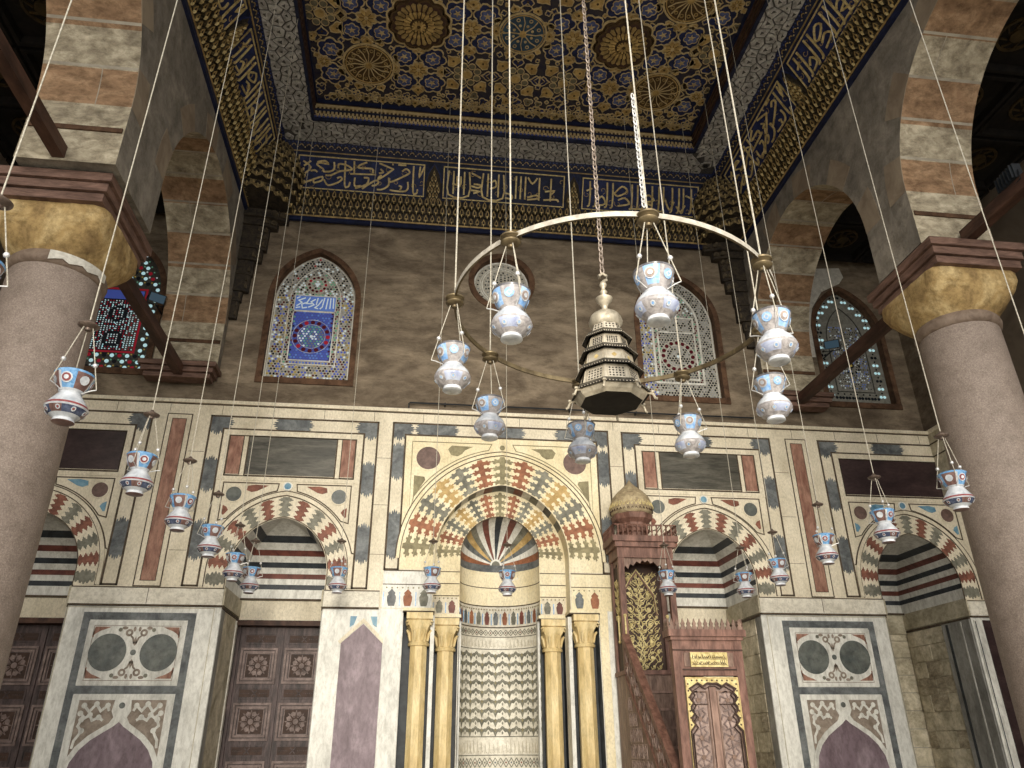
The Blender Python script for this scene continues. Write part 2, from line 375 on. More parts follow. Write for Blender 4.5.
back.quad((-9.6, 2.4, 0), (9.6, 2.4, 0), (9.6, 2.4, 6.9), (-9.6, 2.4, 6.9), 'stone_grey')  # unseen plane added behind the niches, stops light leaking through gaps
for sg in (-1, 1):
    back.quad((sg*1.06, .34, 0), (sg*1.06, .67, 0), (sg*1.06, .67, 3.5), (sg*1.06, .34, 3.5), 'inlay_black')  # closing sides added against light leaks, coloured black for the recess shade
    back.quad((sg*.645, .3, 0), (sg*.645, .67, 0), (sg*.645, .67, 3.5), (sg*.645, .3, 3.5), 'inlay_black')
    back.quad((sg*6.9, 1.81, 0), (sg*6.3, 1.81, 0), (sg*6.3, 1.81, 3.5), (sg*6.9, 1.81, 3.5), 'stone_grey')
wall_back = back.build('wall_back', kind='structure')
# dado trims on the wall plane ------------------------------------------------
tr = MB()
def block_row(mb, F, u0, u1, v0, v1, w, m, step=1.05, jm='line_dark'):
    mb.rect(F, u0, v0, u1, v1, 0, w, m)
    n = max(1, int((u1-u0)/step))
    for i in range(1, n): mb.rect(F, u0+(u1-u0)*i/n-.004, v0+.01, u0+(u1-u0)*i/n+.004, v1-.01, w, w+.002, jm)
segs = [(-XE, -7.88), (-6.36, -4.2), (-2.74, -1.9), (1.9, 2.74), (4.2, 6.36), (7.88, XE)]
for a, b in segs:
    block_row(tr, B0, a, b, 3.49, 3.74, .035, 'marble_band')
    tr.rect(B0, a, 3.465, b, 3.49, 0, .045, 'line_dark'); tr.rect(B0, a, 3.725, b, 3.74, .035, .042, 'line_dark')
# returns of the band into niches
for cx, hw, d in bays:
    for sg in (-1, 1):
        x = cx+sg*hw; tr.box(min(x, x-sg*.03), max(x, x-sg*.03), -.035, d-.03, 3.49, 3.74, 'marble_dim')
tr.rect(B0, -XE, 6.74, XE, 6.8, 0, .05, 'marble'); tr.rect(B0, -XE, 6.725, XE, 6.74, 0, .02, 'line_dark')
tr.build('trim_1', kind='structure')

def frame_band(mb, u0, u1, v0, v1, bw, mc, mg, blocks_v, blocks_h, openb=True, e=.0):
    """outer and inner dark line with toothed grey blocks between"""
    F = B0
    lw = .03
    mb.rect(F, u0, v0, u1, v1, .002, .004, mc) if False else None
    for a in ((u0, v0, u0+lw, v1), (u1-lw, v0, u1, v1), (u0, v1-lw, u1, v1), (u0, v0, u1, v0+lw) if not openb else (u0, v0, u0+bw, v0+lw)): mb.rect(F, *a, 0, .006, 'line_dark')
    if openb: mb.rect(F, u1-bw, v0, u1, v0+lw, 0, .006, 'line_dark')
    i0, i1, j1 = u0+bw, u1-bw, v1-bw
    for a in ((i0-lw, v0, i0, j1), (i1, v0, i1+lw, j1), (i0-lw, j1, i1+lw, j1+lw)): mb.rect(F, *a, 0, .006, 'line_dark')
    g = lw
    for ua, ub in ((u0+g, i0-g), (i1+g, u1-g)):
        for a, b, ends in blocks_v: leaf_block(mb, F, ua, a, ub, b, 'v', ends, 0, .004, mg)
    for a, b in blocks_h: leaf_block(mb, F, a, j1+g, b, v1-g, 'h', (1, 1), 0, .004, mg)
    # corners
    leaf_block(mb, F, u0+g, j1-.02, i0-.02, v1-g, 'v', (1, 0), 0, .0042, mg); leaf_block(mb, F, i1+.02, j1-.02, u1-g, v1-g, 'v', (1, 0), 0, .0042, mg)
    leaf_block(mb, F, u0+g, j1+g, i0+.06, v1-g, 'h', (0, 1), 0, .0038, mg); leaf_block(mb, F, i1-.06, j1+g, u1-g, v1-g, 'h', (1, 0), 0, .0038, mg)

def bay(cx, mirrored, slab, red_side=True, spr='inlay_red', leafm='inlay_grey', tri=False):
    f = MB(); hw = 1.375
    frame_band(f, cx-hw, cx+hw, 3.76, 6.55, .25, 'marble', 'inlay_blue_grey' if abs(cx) > 5 else 'inlay_blue_grey', [(4.22, 4.72, (1, 1)), (5.3, 5.76, (1, 1))], [(cx-.28, cx+.22)])
    f.build('inlaid_border', wall_back)
    s = MB()
    # white inner fillet round slab zone
    s.frame(B0, cx-hw+.25, 5.44, cx+hw-.25, 6.3, .1, 0, .012, 'marble')
    s.frame(B0, cx-hw+.345, 5.505, cx+hw-.345, 6.21, .014, .0, .014, 'line_dark')
    o = s.build('slab_border', wall_back)
    d = MB()
    if slab == 'slab_green':
        d.rect(B0, cx-.7, 5.535, cx+.7, 6.19, 0, .008, slab); d.frame(B0, cx-.72, 5.515, cx+.72, 6.21, .018, 0, .014, 'line_dark')
        d.build('dark_slab', wall_back)
        for sg in (-1, 1):
            r = MB(); a, b = sorted((cx+sg*.8, cx+sg*1.005)); r.rect(B0, a, 5.53, b, 6.19, 0, .008, 'slab_red')
            r.frame(B0, a-.014, 5.516, b+.014, 6.204, .014, 0, .012, 'line_dark'); r.build('red_slab', wall_back)
    else:
        d.rect(B0, cx-1.01, 5.535, cx+1.01, 6.19, 0, .008, slab); d.frame(B0, cx-1.03, 5.515, cx+1.03, 6.21, .018, 0, .014, 'line_dark')
        d.build('dark_slab', wall_back)
    # arch surround
    a = MB(); hwi = .745; inn = arch(cx, hwi, ZS, ZA+.01); out = arch(cx, 1.05, ZS, 5.2)
    vo = MB(); n = 11
    loop = inn+out[::-1]; vo.prism(B0, [(cx-hwi, 3.76)]+inn+[(cx+hwi, 3.76), (cx+1.05, 3.76)]+out[::-1]+[(cx-1.05, 3.76)], 0, .006, 'marble')
    for k in range(n):
        t0 = (k+.12)/n; t1 = (k+.62)/n; m = 'inlay_red' if k % 2 == (n//2+1) % 2 else leafm
        t0 += .13/n; t1 += .13/n
        wedge(vo, B0, inn, out, t0, t1, ZIG, .006, .012, m)
    # stepped lower joggle blocks under the springing
    for sg in (-1, 1):
        x0, x1 = sorted((cx+sg*(hwi+.01), cx+sg*1.04)); leaf_block(vo, B0, x0, 3.83, x1, 3.93, 'v', (1, 1), .006, .012, leafm, amp=.04)
    vo.build('arch_voussoirs', wall_back)
    for k, pts in ((.012, [(cx-1.06, 3.76)]+arch(cx, 1.06, ZS, 5.21)+[(cx+1.06, 3.76)]), (.016, [(cx-1.125, 4.3)]+[p for p in arch(cx, 1.13, ZS, 5.28) if p[1] > 4.3]+[(cx+1.125, 4.3)])):
        a.line(B0, pts, .016, 0, k+.006, 'line_dark')
    a.line(B0, [(cx-1.092, 3.77)]+arch(cx, 1.092, ZS, 5.245)+[(cx+1.092, 3.77)], .058, 0, .022, 'marble')
    a.line(B0, [(cx-hwi-.005, 3.6)]+arch(cx, hwi+.005, ZS, ZA+.012)+[(cx+hwi+.005, 3.6)], .012, 0, .014, 'line_dark')
    a.build('arch_moulding', wall_back)
    # spandrels
    sp = MB(); 
    for sg in (-1, 1):
        X = lambda q: cx+sg*q
        tri_ = [(X(.14), 5.4), (X(1.0), 5.4), (X(1.0), 4.78)]
        curve = [p for p in arch(cx, 1.16, ZS, 5.31) if (p[0]-cx)*sg > .14 and p[1] > 4.78]
        if sg == 1: curve = curve[::-1]
        curve = curve if abs(curve[0][0]-cx) > abs(curve[-1][0]-cx) else curve[::-1]
        sp.line(B0, tri_+curve, .016, 0, .01, 'line_dark', closed=True)
        sp.disc(B0, X(.82), 5.21, .12, 0, .01, 'disc_grey' if slab == 'slab_green' else 'disc_purple')
        sp.ring(B0, X(.82), 5.21, .12, .14, 0, .013, 'marble')
        q = 'inlay_red' if slab == 'slab_green' else 'inlay_blue'
        sp.prism(B0, [(X(.3), 5.365), (X(.5), 5.375), (X(.62), 5.35), (X(.63), 5.28), (X(.55), 5.25), (X(.47), 5.27)], 0, .008, q)
        sp.prism(B0, [(X(.9), 5.0), (X(.96), 5.03), (X(.96), 4.88), (X(.93), 4.87), (X(.87), 4.95)], 0, .008, q)
    sp.disc(B0, cx, 5.36, .055, 0, .016, 'inlay_blue', n=12); sp.ring(B0, cx, 5.36, .055, .075, 0, .018, 'marble_pale', n=14)
    sp.build('spandrel_inlay', wall_back)
bay(-3.47, 0, 'slab_green'); bay(3.47, 0, 'slab_green'); bay(-7.12, 0, 'slab_purple_dark'); bay(7.12, 0, 'slab_purple_dark')
# tall red strips between bays
for sg in (-1, 1):
    t = MB(); a, b = sorted((sg*5.13, sg*5.53)); t.frame(B0, a, 3.75, b, 6.55, .016, 0, .01, 'line_dark')
    t.frame(B0, a+.016, 3.766, b-.016, 6.534, .075, 0, .006, 'marble'); t.rect(B0, a+.09, 3.84, b-.09, 6.46, 0, .008, 'slab_red'); t.frame(B0, a+.085, 3.835, b-.085, 6.465, .01, 0, .011, 'line_dark')
    t.build('red_strip_panel', wall_back)
# joints in the plain marble between frames
j = MB()
for x in (-4.98, 4.98, -1.99, 1.99):
    for z in (4.3, 5.1, 5.9): j.rect(B0, x-.13, z, x+.12, z+.006, 0, .003, 'line_dark')
for x in [-8+.83*i for i in range(20)]: j.rect(B0, x, 6.56, x+.006, 6.72, 0, .003, 'line_dark')
j.build('marble_joints', wall_back)
# ---------------- mihrab
mi = MB(); fm = MB()
frame_band(fm, -1.87, 1.87, 4.06, 6.56, .24, 'marble_warm', 'inlay_blue_grey', [(4.3, 4.95, (1, 1)), (5.6, 6.12, (1, 1))], [(-1.42, -.82), (-.1, .33), (.98, 1.45)])
fm.build('inlaid_border', wall_back)
mihrab = bpy.data.objects.new('trim_2', None); C.objects.link(mihrab); mihrab['kind'] = 'structure'
sf = MB(); outer = arch(0, 1.62, 4.25, 6.01); inner = arch(0, 1.085, 4.3, 5.505)
# warm ground of spandrels
sf.prism(B0, [(-1.63, 4.08), (-1.63, 6.32)]+[(1.63, 6.32), (1.63, 4.08), (1.09, 4.08)]+inner[::-1]+[(-1.09, 4.08)], 0, .004, 'marble_warm')
sf.line(B0, arch(0, 1.66, 4.25, 6.05), .05, 0, .024, 'marble_warm'); sf.line(B0, arch(0, 1.63, 4.25, 6.02), .012, 0, .02, 'line_dark'); sf.line(B0, arch(0, 1.70, 4.25, 6.09), .014, 0, .012, 'line_dark')
for sg in (-1, 1):
    cv = [p for p in arch(0, 1.75, 4.25, 6.14) if p[0]*sg > .18 and abs(p[0]) < 1.5]
    if sg == 1: cv = cv[::-1]
    sf.line(B0, [(sg*.18, 6.22), (sg*1.52, 6.22), (sg*1.52, 4.95)]+cv, .014, 0, .01, 'inlay_olive', closed=True)
    sf.disc(B0, sg*1.245, 5.93, .2, 0, .012, 'disc_purple', n=30); sf.ring(B0, sg*1.245, 5.93, .2, .225, 0, .014, 'marble_warm')
    sf.prism(B0, [(sg*.5, 6.16), (sg*.86, 6.17), (sg*.92, 6.1), (sg*.87, 6.0), (sg*.76, 5.98), (sg*.68, 6.03), (sg*.64, 6.09)], 0, .009, 'inlay_olive')
    sf.prism(B0, [(sg*1.47, 5.62), (sg*1.3, 5.6), (sg*1.28, 5.55), (sg*1.36, 5.42), (sg*1.47, 5.25)], 0, .009, 'inlay_olive')
sf.disc(B0, 0, 6.16, .045, 0, .012, 'inlay_olive', n=10)
cols = ['inlay_olive', 'inlay_orange', 'inlay_grey', 'inlay_yellow', 'inlay_grey', 'inlay_orange', 'inlay_olive']
cols = cols+cols[-2::-1]
for k, c_ in enumerate(cols):
    n = 13; wedge(sf, B0, inner, outer, (k+.2)/n, (k+.8)/n, TREE, .004, .011, c_)
sf.build('outer_arch_face', mihrab)
# soffit of the outer arch
so = MB(); scol = ['marble_pale', 'inlay_grey', 'marble_warm', 'inlay_black', 'marble_pale', 'inlay_maroon', 'inlay_blue_grey', 'inlay_black']
n = len(inner)-1
for k in range(n):
    t = k/n; q = int(abs(t-.5)*2*11.9); c_ = ['inlay_blue_grey', 'inlay_maroon', 'marble_pale', 'inlay_grey', 'marble_pale', 'inlay_black', 'marble_warm', 'inlay_grey', 'marble_warm', 'marble_warm', 'marble_warm', 'marble_warm'][q]
    a, b = inner[k], inner[k+1]; so.quad(B0(*a, .004), B0(*b, .004), B0(*b, -.35), B0(*a, -.35), c_)
for sg in (-1, 1): so.quad((sg*1.085, 0, 3.45), (sg*1.085, .35, 3.45), (sg*1.085, .35, 4.3), (sg*1.085, 0, 4.3), 'marble_warm')
so.build('arch_soffit', mihrab)
# inner arch plane Y=.35
B1 = FB(.35); ia = MB(); i_in = arch(0, .65, 4.38, 5.06); 
strip_wall(ia, B1, -1.085, 1.085, 3.45, 5.52, [([(-.65, 3.45), (.65, 3.45)], i_in)], 'marble_warm')
i_out = arch(0, 1.07, 4.32, 5.49)
for k, c_ in enumerate(cols): wedge(ia, B1, i_in, i_out, (k+.22)/13, (k+.78)/13, TREE, 0, .008, c_)
ia.line(B1, i_in, .012, 0, .01, 'line_dark')
for sg in (-1, 1):
    for z in (4.12, 3.93, 3.74):
        ia.rect(B1, *sorted((sg*.655, sg*1.08))[0:1], z, sorted((sg*.655, sg*1.08))[1], z+.012, 0, .008, 'line_dark')
ia.build('inner_arch_face', mihrab)
jb = MB()
for sg in (-1, 1):
    a, b = sorted((sg*1.1, sg*1.86))
    jb.rect(B0, a, 3.49, b, 4.05, 0, .004, 'marble_warm' if sg > 0 else 'marble_pale'); jb.rect(B0, a, 4.05, b, 4.065, 0, .01, 'line_dark')
    jb.rect(B0, a, 3.84, b, 3.852, .004, .008, 'line_dark')
jb.build('impost_course', mihrab)
# half dome of the niche
hd = MB(); r0 = .65; zc = 4.38; kz = (5.06-4.38)/.65
stripes = ['inlay_orange', 'marble_pale', 'inlay_blue_grey', 'inlay_yellow', 'inlay_grey', 'marble_pale', 'inlay_maroon', 'marble_pale', 'inlay_black', 'marble_pale', 'inlay_maroon', 'marble_pale', 'inlay_grey', 'inlay_yellow', 'inlay_blue_grey', 'marble_pale', 'inlay_orange']
def hp(t, s):
    a = pi*(1-t); e = at_t(i_in, t); ex, ez = e[0], e[1]-zc
    return (sin(s*pi/2)*ex, .35+.65*cos(s*pi/2), zc+sin(s*pi/2)*ez)
for k, c_ in enumerate(stripes):
    for q in range(3):
        t0, t1 = (k+q/3)/17, (k+(q+1)/3)/17
        for i in range(14):
            s0, s1 = .1+.9*i/14, .1+.9*(i+1)/14
            hd.quad(hp(t0, s0), hp(t1, s0), hp(t1, s1), hp(t0, s1), c_)
for i in range(24): hd.quad(hp(i/24, .0), hp((i+1)/24, .0), hp((i+1)/24, .07), hp(i/24, .07), 'inlay_grey'); hd.quad(hp(i/24, .07), hp((i+1)/24, .07), hp((i+1)/24, .101), hp(i/24, .101), 'marble_pale')
hd.build('conch', mihrab, smooth=40)
# cylinder
R0 = .65
def FC(u, v, w):   # u arc angle -90..90deg mapped from arc length, wall of niche
    a = u/R0; r = R0-w; return (r*sin(a), .35+r*cos(a), v)
cy = MB(); UH = R0*pi/2
def cband(z0, z1, m, w=0):
    for i in range(28):
        a, b = -UH+2*UH*i/28, -UH+2*UH*(i+1)/28
        cy.quad(FC(a, z0, w), FC(b, z0, w), FC(b, z1, w), FC(a, z1, w), m)
cband(4.26, 4.38, 'inlay_blue_grey'); cband(4.0, 4.26, 'marble_warm'); cband(3.985, 4.0, 'line_dark'); cband(3.70, 3.985, 'marble_warm'); cband(3.68, 3.70, 'line_dark')
cband(3.36, 3.68, 'marble_band'); cband(3.34, 3.36, 'line_dark'); cband(0, 3.34, 'marble_band')
cy.build('niche_wall', mihrab, smooth=40)
# blind arcade frieze: little coloured mihrabs
VASE = [(-.3, 0), (-.42, .3), (-.45, .6), (-.3, .75), (-.38, .85), (-.15, 1), (0, 1.12), (.15, 1), (.38, .85), (.3, .75), (.45, .6), (.42, .3), (.3, 0)]
def frieze(mb, F, u0, u1, z0, z1, n, cols_, thin=True):
    st = (u1-u0)/n
    for i in range(n):
        c = u0+st*(i+.5)
        mb.prism(F, [(c+x*st*.62, z0+.02+y*(z1-z0-.1)) for x, y in VASE], .003, .01, cols_[i % len(cols_)])
        if thin:
            for q in (-.5, -.41):
                mb.rect(F, c+q*st-.006, z0+.02, c+q*st+.008, z1-.1, .003, .01, ['lamp_blue', 'marble_pale'][q > -.45])
        for q in range(3): mb.disc(F, c+(q-1)*st/3, z1-.035, .014, .003, .008, 'inlay_olive', n=5)
fz = MB(); frieze(fz, FC, -UH*.97, UH*.97, 3.37, 3.67, 13, ['inlay_grey', 'inlay_maroon', 'inlay_blue_grey', 'inlay_orange'])
def rng(a, b, s):
    while a < b: yield a; a += s
# diamond band, text band, lattice, text band, diamond band
def diamonds(z0, z1, mm):
    st = .085; zc_ = (z0+z1)/2; n = int(2*UH/st)
    for i in range(n):
        c = -UH+st*(i+.5); h = (z1-z0)/2-.02
        for sx in (-1, 1):
            fz.line(FC, [(c-st/2, zc_+sx*h), (c, zc_), (c+st/2, zc_+sx*h)], .012, .002, .007, 'inlay_grey')
        fz.disc(FC, c+st/2, zc_, .016, .002, .008, mm[i % len(mm)], n=4)
diamonds(3.2, 3.33, ['inlay_grey', 'inlay_red', 'inlay_grey']); diamonds(1.26, 1.43, ['inlay_grey', 'inlay_red', 'inlay_blue_grey'])
for z in (3.19, 3.0, 1.70, 1.44): 
    for i in range(28):
        a, b = -UH+2*UH*i/28, -UH+2*UH*(i+1)/28
        fz.quad(FC(a, z, .006), FC(b, z, .006), FC(b, z+.014, .006), FC(a, z+.014, .006), 'inlay_grey')
random.seed(3)
for z0, z1 in ((3.03, 3.17), (1.47, 1.67)):
    for i in range(30):
        c = -UH+2*UH*(i+.5)/30
        fz.line(FC, [(c, z0), (c+.004, z0+(z1-z0)*random.uniform(.6, 1)), (c+.02, z0+.02), (c+.04, z0+.04*random.random())], .006, .002, .006, 'marble_dim')
st = 2*UH/9; rows = 9; rh = (2.98-1.73)/rows
for r_ in range(rows):
    z = 1.73+rh*r_
    for i in range(9):
        c = -UH+st*(i+.5)
        fz.line(FC, [(c-st/2, z+rh*.75), (c-st*.3, z+rh*.4), (c-st*.12, z+rh*.5), (c, z), (c+st*.12, z+rh*.5), (c+st*.3, z+rh*.4), (c+st/2, z+rh*.75)], .03, .002, .008, 'inlay_grey')
        fz.line(FC, [(c-st/2, z+rh*.75+.02), (c, z+.02), (c+st/2, z+rh*.75+.02)], .016, .002, .0085, 'inlay_grey')
        for sx in (-1, 1): fz.disc(FC, c+sx*st*.25, z+rh*.55, .024, .002, .009, 'inlay_grey', n=5, rot=.4)
        fz.disc(FC, c, z+rh*.5, .02, .002, .009, 'inlay_olive', n=4, ry=.032); fz.disc(FC, c+st/2, z+rh*.22, .015, .002, .009, 'inlay_grey', n=4, ry=.026)
fz.build('niche_inlay', mihrab)
# frieze on the front planes
f2 = MB()
for sg in (-1, 1):
    a, b = sorted((sg*1.1, sg*1.84)); n_ = 3 if sg < 0 else 2
    if sg > 0: b = 1.6
    frieze(f2, B0, a, b, 3.5, 3.83, n_, ['inlay_blue_grey', 'inlay_orange', 'inlay_grey'], thin=(sg < 0)); 
    a, b = sorted((sg*.67, sg*1.07)); f2.rect(B1, a, 3.46, b, 3.73, 0, .003, 'marble'); frieze(f2, B1, a, b, 3.46, 3.74, 2, ['inlay_grey', 'inlay_maroon'])
    # side slab under the frieze, recess sides, jamb strips
    a, b = sorted((sg*1.04, sg*1.1)); f2.box(a, b, .06, .36, 0, 3.4, 'marble_pale')
    a, b = sorted((sg*.61, sg*.66)); f2.box(a, b, .4, .62, 0, 3.36, 'marble_pale')
    a, b = sorted((sg*1.1, sg*1.53)); f2.quad((a, .34, 0), (b, .34, 0), (b, .34, 3.46), (a, .34, 3.46), 'inlay_black')  # recess back coloured black: shade behind the outer column put into the colour
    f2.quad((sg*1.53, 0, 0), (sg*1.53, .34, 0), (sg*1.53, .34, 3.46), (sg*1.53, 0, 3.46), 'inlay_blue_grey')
    a, b = sorted((sg*.64, sg*1.06)); f2.quad((a, .66, 0), (b, .66, 0), (b, .66, 3.46), (a, .66, 3.46), 'inlay_black')  # inner recess back, its shade likewise given as black colour
    a, b = sorted((sg*1.05, sg*1.53)); f2.box(a, b, -.06, .34, 3.44, 3.49, 'marble_warm'); f2.box(a, b, -.066, .3, 3.425, 3.445, 'line_dark')
    a, b = sorted((sg*.62, sg*1.06)); f2.box(a, b, .3, .66, 3.40, 3.455, 'marble_warm'); f2.box(a, b, .294, .6, 3.39, 3.405, 'line_dark')
f2.build('jamb_frieze', mihrab)
# niche columns
def small_column(x, y, top, label):
    t = thing('marble_column', label, 'column', (x, y, 0), None)
    s = MB(); r = .135
    s.lathe([(r+.03, 0), (r+.03, .12), (r, .16), (r, top-.5), (r-.004, top-.46)], 'col_yellow', n=8, rot=pi/8); s.build('shaft', t)
    c = MB()
    c.lathe([(r+.025, top-.48), (r+.03, top-.45), (r+.01, top-.42)], 'col_yellow', n=24)
    n = 24; prof = [(.13, top-.42), (.135, top-.33), (.15, top-.24), (.19, top-.17), (.2, top-.12), (.17, top-.1)]
    vs = []
    for r_, z in prof:
        for i in range(n):
            a = 2*pi*i/n; k = 1+.06*cos(8*a); sq = 1/max(abs(cos(a)), abs(sin(a))); q = (z-(top-.42))/.32
            vs.append(((r_*k*(1+(sq-1)*.5*max(0, q)))*cos(a), (r_*k*(1+(sq-1)*.5*max(0, q)))*sin(a), z))
    c.add(vs, [(j_*n+i, j_*n+(i+1) % n, (j_+1)*n+(i+1) % n, (j_+1)*n+i) for j_ in range(len(prof)-1) for i in range(n)], 'col_yellow')
    for sx in (-1, 1):
        for sy in (-1, 1): c.tube([(sx*.17, sy*.17, top-.12), (sx*.2, sy*.2, top-.15), (sx*.185, sy*.185, top-.19), (sx*.165, sy*.165, top-.17)], .016, 'col_yellow', n=6)
    for a in range(8):
        th = a*pi/4+pi/8; c.tube([(.14*cos(th), .14*sin(th), top-.41), (.165*cos(th), .165*sin(th), top-.3), (.2*cos(th), .2*sin(th), top-.25), (.19*cos(th), .19*sin(th), top-.27)], [.02, .024, .016, .006], 'col_yellow', n=6)
    c.box(-.2, .2, -.2, .2, top-.1, top-.0, 'col_yellow')
    c.build('capital', t, smooth=35)
    return t
small_column(-1.27, .14, 3.43, 'outer yellow marble column left of the prayer niche, beside purple slab')
small_column(-.85, .46, 3.39, 'inner yellow marble column on the left edge of the prayer niche')
small_column(.85, .46, 3.39, 'inner yellow marble column with grey stain on right edge of prayer niche')
small_column(1.31, .14, 3.43, 'outer yellow marble column right of the prayer niche, nearest the wooden pulpit')
# purple pointed slab and marble cladding left of niche; cream slab right
ps = MB(); ps.prism(B0, [(-2.42, 0), (-1.81, 0), (-1.81, 2.97), (-2.11, 3.25), (-2.42, 2.97)], 0, .012, 'slab_purple')
for sg in (-1, 1):
    ps.prism(B0, [(-2.11+sg*.1, 3.36), (-2.11+sg*.2, 3.36), (-2.11+sg*.2, 3.2), (-2.11+sg*.14, 3.24)], 0, .012, 'inlay_blue')
ps.line(B0, [(-2.45, 2.98), (-2.11, 3.3), (-1.78, 2.98)], .05, 0, .014, 'marble'); ps.rect(B0, -1.8, 0, -1.53, 3.46, 0, .03, 'marble_pale'); ps.rect(B0, 1.53, 0, 1.66, 3.48, 0, .03, 'marble_warm')
ps.build('pointed_slab_panel', wall_back)
# pier panels
def pier(cx):
    p = MB(); F = B0
    p.frame(F, cx-.785, 0, cx+.785, 3.375, .105, 0, .008, 'inlay_blue_grey'); p.rect(F, cx-.68, 2.27, cx+.68, 2.375, 0, .008, 'inlay_blue_grey')
    p.frame(F, cx-1.03, 0, cx+1.03, 3.45, .01, 0, .004, 'marble_dim')
    p.rect(F, cx-.68, 2.385, cx+.68, 3.25, 0, .012, 'marble_pale')
    t_ = 'inlay_taupe'; w0, w1 = .012, .016
    p.frame(F, cx-.6, 2.44, cx+.6, 3.19, .008, w0, .0145, t_)
    for sx in (-1, 1):
        p.disc(F, cx+sx*.35, 2.82, .255, w0, .022, 'disc_grey', n=36)
        for sy in (-1, 1):
            q = [(cx+sx*.58, 2.82+sy*.35), (cx+sx*.36, 2.82+sy*.35)]+[(cx+sx*(.35+.33*cos(a)), 2.82+sy*.33*sin(a)) for a in (1.35, 1.1, .9, .7)]+[(cx+sx*.58, 2.82+sy*.2)]
            p.prism(F, q, w0, w1, 'slab_red')
            p.disc(F, cx+sx*.23, 2.82+sy*.31, .028, w0, w1, 'inlay_grey', n=12)
    for sy in (-1, 1):
        for sx in (-1, 1):   # curls between the discs
            p.ring(F, cx+sx*.1, 2.82+sy*.27, .022, .052, w0, w1, t_, n=14)
            p.line(F, [(cx+sx*.012, 2.82+sy*.12), (cx+sx*.04, 2.82+sy*.2), (cx+sx*.07, 2.82+sy*.225)], .024, w0, w1, t_)
            p.disc(F, cx+sx*.17, 2.82+sy*.335, .04, w0, w1, t_, n=10, ry=.022); p.disc(F, cx+sx*.035, 2.82+sy*.32, .02, w0, w1, t_, n=8, ry=.035)
        p.prism(F, [(cx-.03, 2.82+sy*.13), (cx, 2.82+sy*.09), (cx+.03, 2.82+sy*.13), (cx, 2.82+sy*.22)][::sy], w0, w1, t_)
    p.disc(F, cx, 2.82, .04, w0, w1, 'disc_grey', n=14)
    # ogee panel
    p.rect(F, cx-.68, 0, cx+.68, 2.26, 0, .01, 'marble_pale')
    og = [(-.6, 0), (-.6, 1.25), (-.57, 1.42), (-.48, 1.58), (-.35, 1.71), (-.2, 1.81), (-.09, 1.88), (0, 1.96)]
    og = og+[(-x, z) for x, z in reversed(og[:-1])]
    sp_ = [(cx-.58, 1.45), (cx-.46, 1.65), (cx-.3, 1.79), (cx-.14, 1.89), (cx-.09, 1.97), (cx-.13, 2.05), (cx-.11, 2.19), (cx-.58, 2.19)]
    p.prism(F, sp_, .01, .014, t_); p.prism(F, [(2*cx-x, z) for x, z in sp_][::-1], .01, .014, t_)
    for sx in (-1, 1):
        for path in ([(.5, 2.12), (.42, 2.04), (.34, 2.14), (.27, 2.05), (.19, 2.12), (.16, 2.05)], [(.53, 2.02), (.46, 1.96), (.4, 2.0), (.36, 1.93), (.28, 1.97), (.22, 1.93)], [(.5, 1.94), (.53, 1.86), (.47, 1.8), (.5, 1.74), (.54, 1.68), (.55, 1.58)]):
            p.line(F, [(cx+sx*a, b) for a, b in path], .034, .014, .018, 'marble_pale')
        for a, b in ((.5, 2.12), (.34, 2.14), (.19, 2.12), (.53, 2.02), (.4, 2.0), (.5, 1.94), (.47, 1.8), (.28, 1.97)): p.disc(F, cx+sx*a, b, .038, .014, .0185, 'marble_pale', n=8)
    p.prism(F, [(cx+x, z) for x, z in og], .01, .02, 'slab_purple')
    p.disc(F, cx, 2.12, .1, .01, .02, 'marble_pale', n=18); p.disc(F, cx, 2.12, .04, .02, .026, 'disc_grey', n=14)
    p.line(F, [(cx+x, z) for x, z in og], .07, .008, .024, 'marble_pale')
    p.build('pier_panel', wall_back)
pier(-5.33); pier(5.33)
# ---------------- plain masonry seen in right niches (blocks with joints)
mz = MB()
def masonry_side(x, sg, y0, y1, z0, z1):
    z = z0; r = 0; random.seed(int(abs(x)*10))
    while z < z1-.05:
        h = .27+.03*random.random(); y = y0-(.2 if r % 2 else 0)
        while y < y1:
            l = .42+.12*random.random(); a, b = max(y, y0), min(y+l, y1)
            if b-a > .03:
                t = .012+.012*random.random(); mz.box(min(x, x-sg*t), max(x, x-sg*t), a+.006, b-.006, z+.006, min(z+h, z1)-.006, random.choice(['stone_block', 'stone_block', 'vouss_cream']))
            y += l
        z += h; r += 1
masonry_side(4.205, 1, .22, 1.33, 0.9, 3.43); masonry_side(7.88, 1, .75, 1.78, .6, 3.43)
mz.box(7.84, 7.88, .0, .72, 0, 3.44, 'stone_grey')
for y, wd, m_ in ((.55, .06, 'inlay_black'), (.2, .03, 'marble_pale')): mz.box(7.835, 7.842, y, y+wd, 0, 3.42, m_)
mz.rect(B0, 7.92, 0, 8.06, 3.42, 0, .02, 'marble_pale'); mz.rect(B0, 8.08, .9, 8.42, 3.42, 0, .015, 'slab_purple_dark'); mz.rect(B0, 7.93, 3.0-2.0, 7.945, 3.4, .02, .024, 'inlay_black')
for cx_, hw_, d_ in bays[2:]:
    z = .3
    while z < 3.4:
        for k in range(3):
            a = cx_-hw_+k*2*hw_/3; mz.box(a+.005, a+2*hw_/3-.005, d_+.02, d_+.1, z+.005, z+.295, 'stone_block')
        z += .3
mz.build('rough_masonry', wall_back)
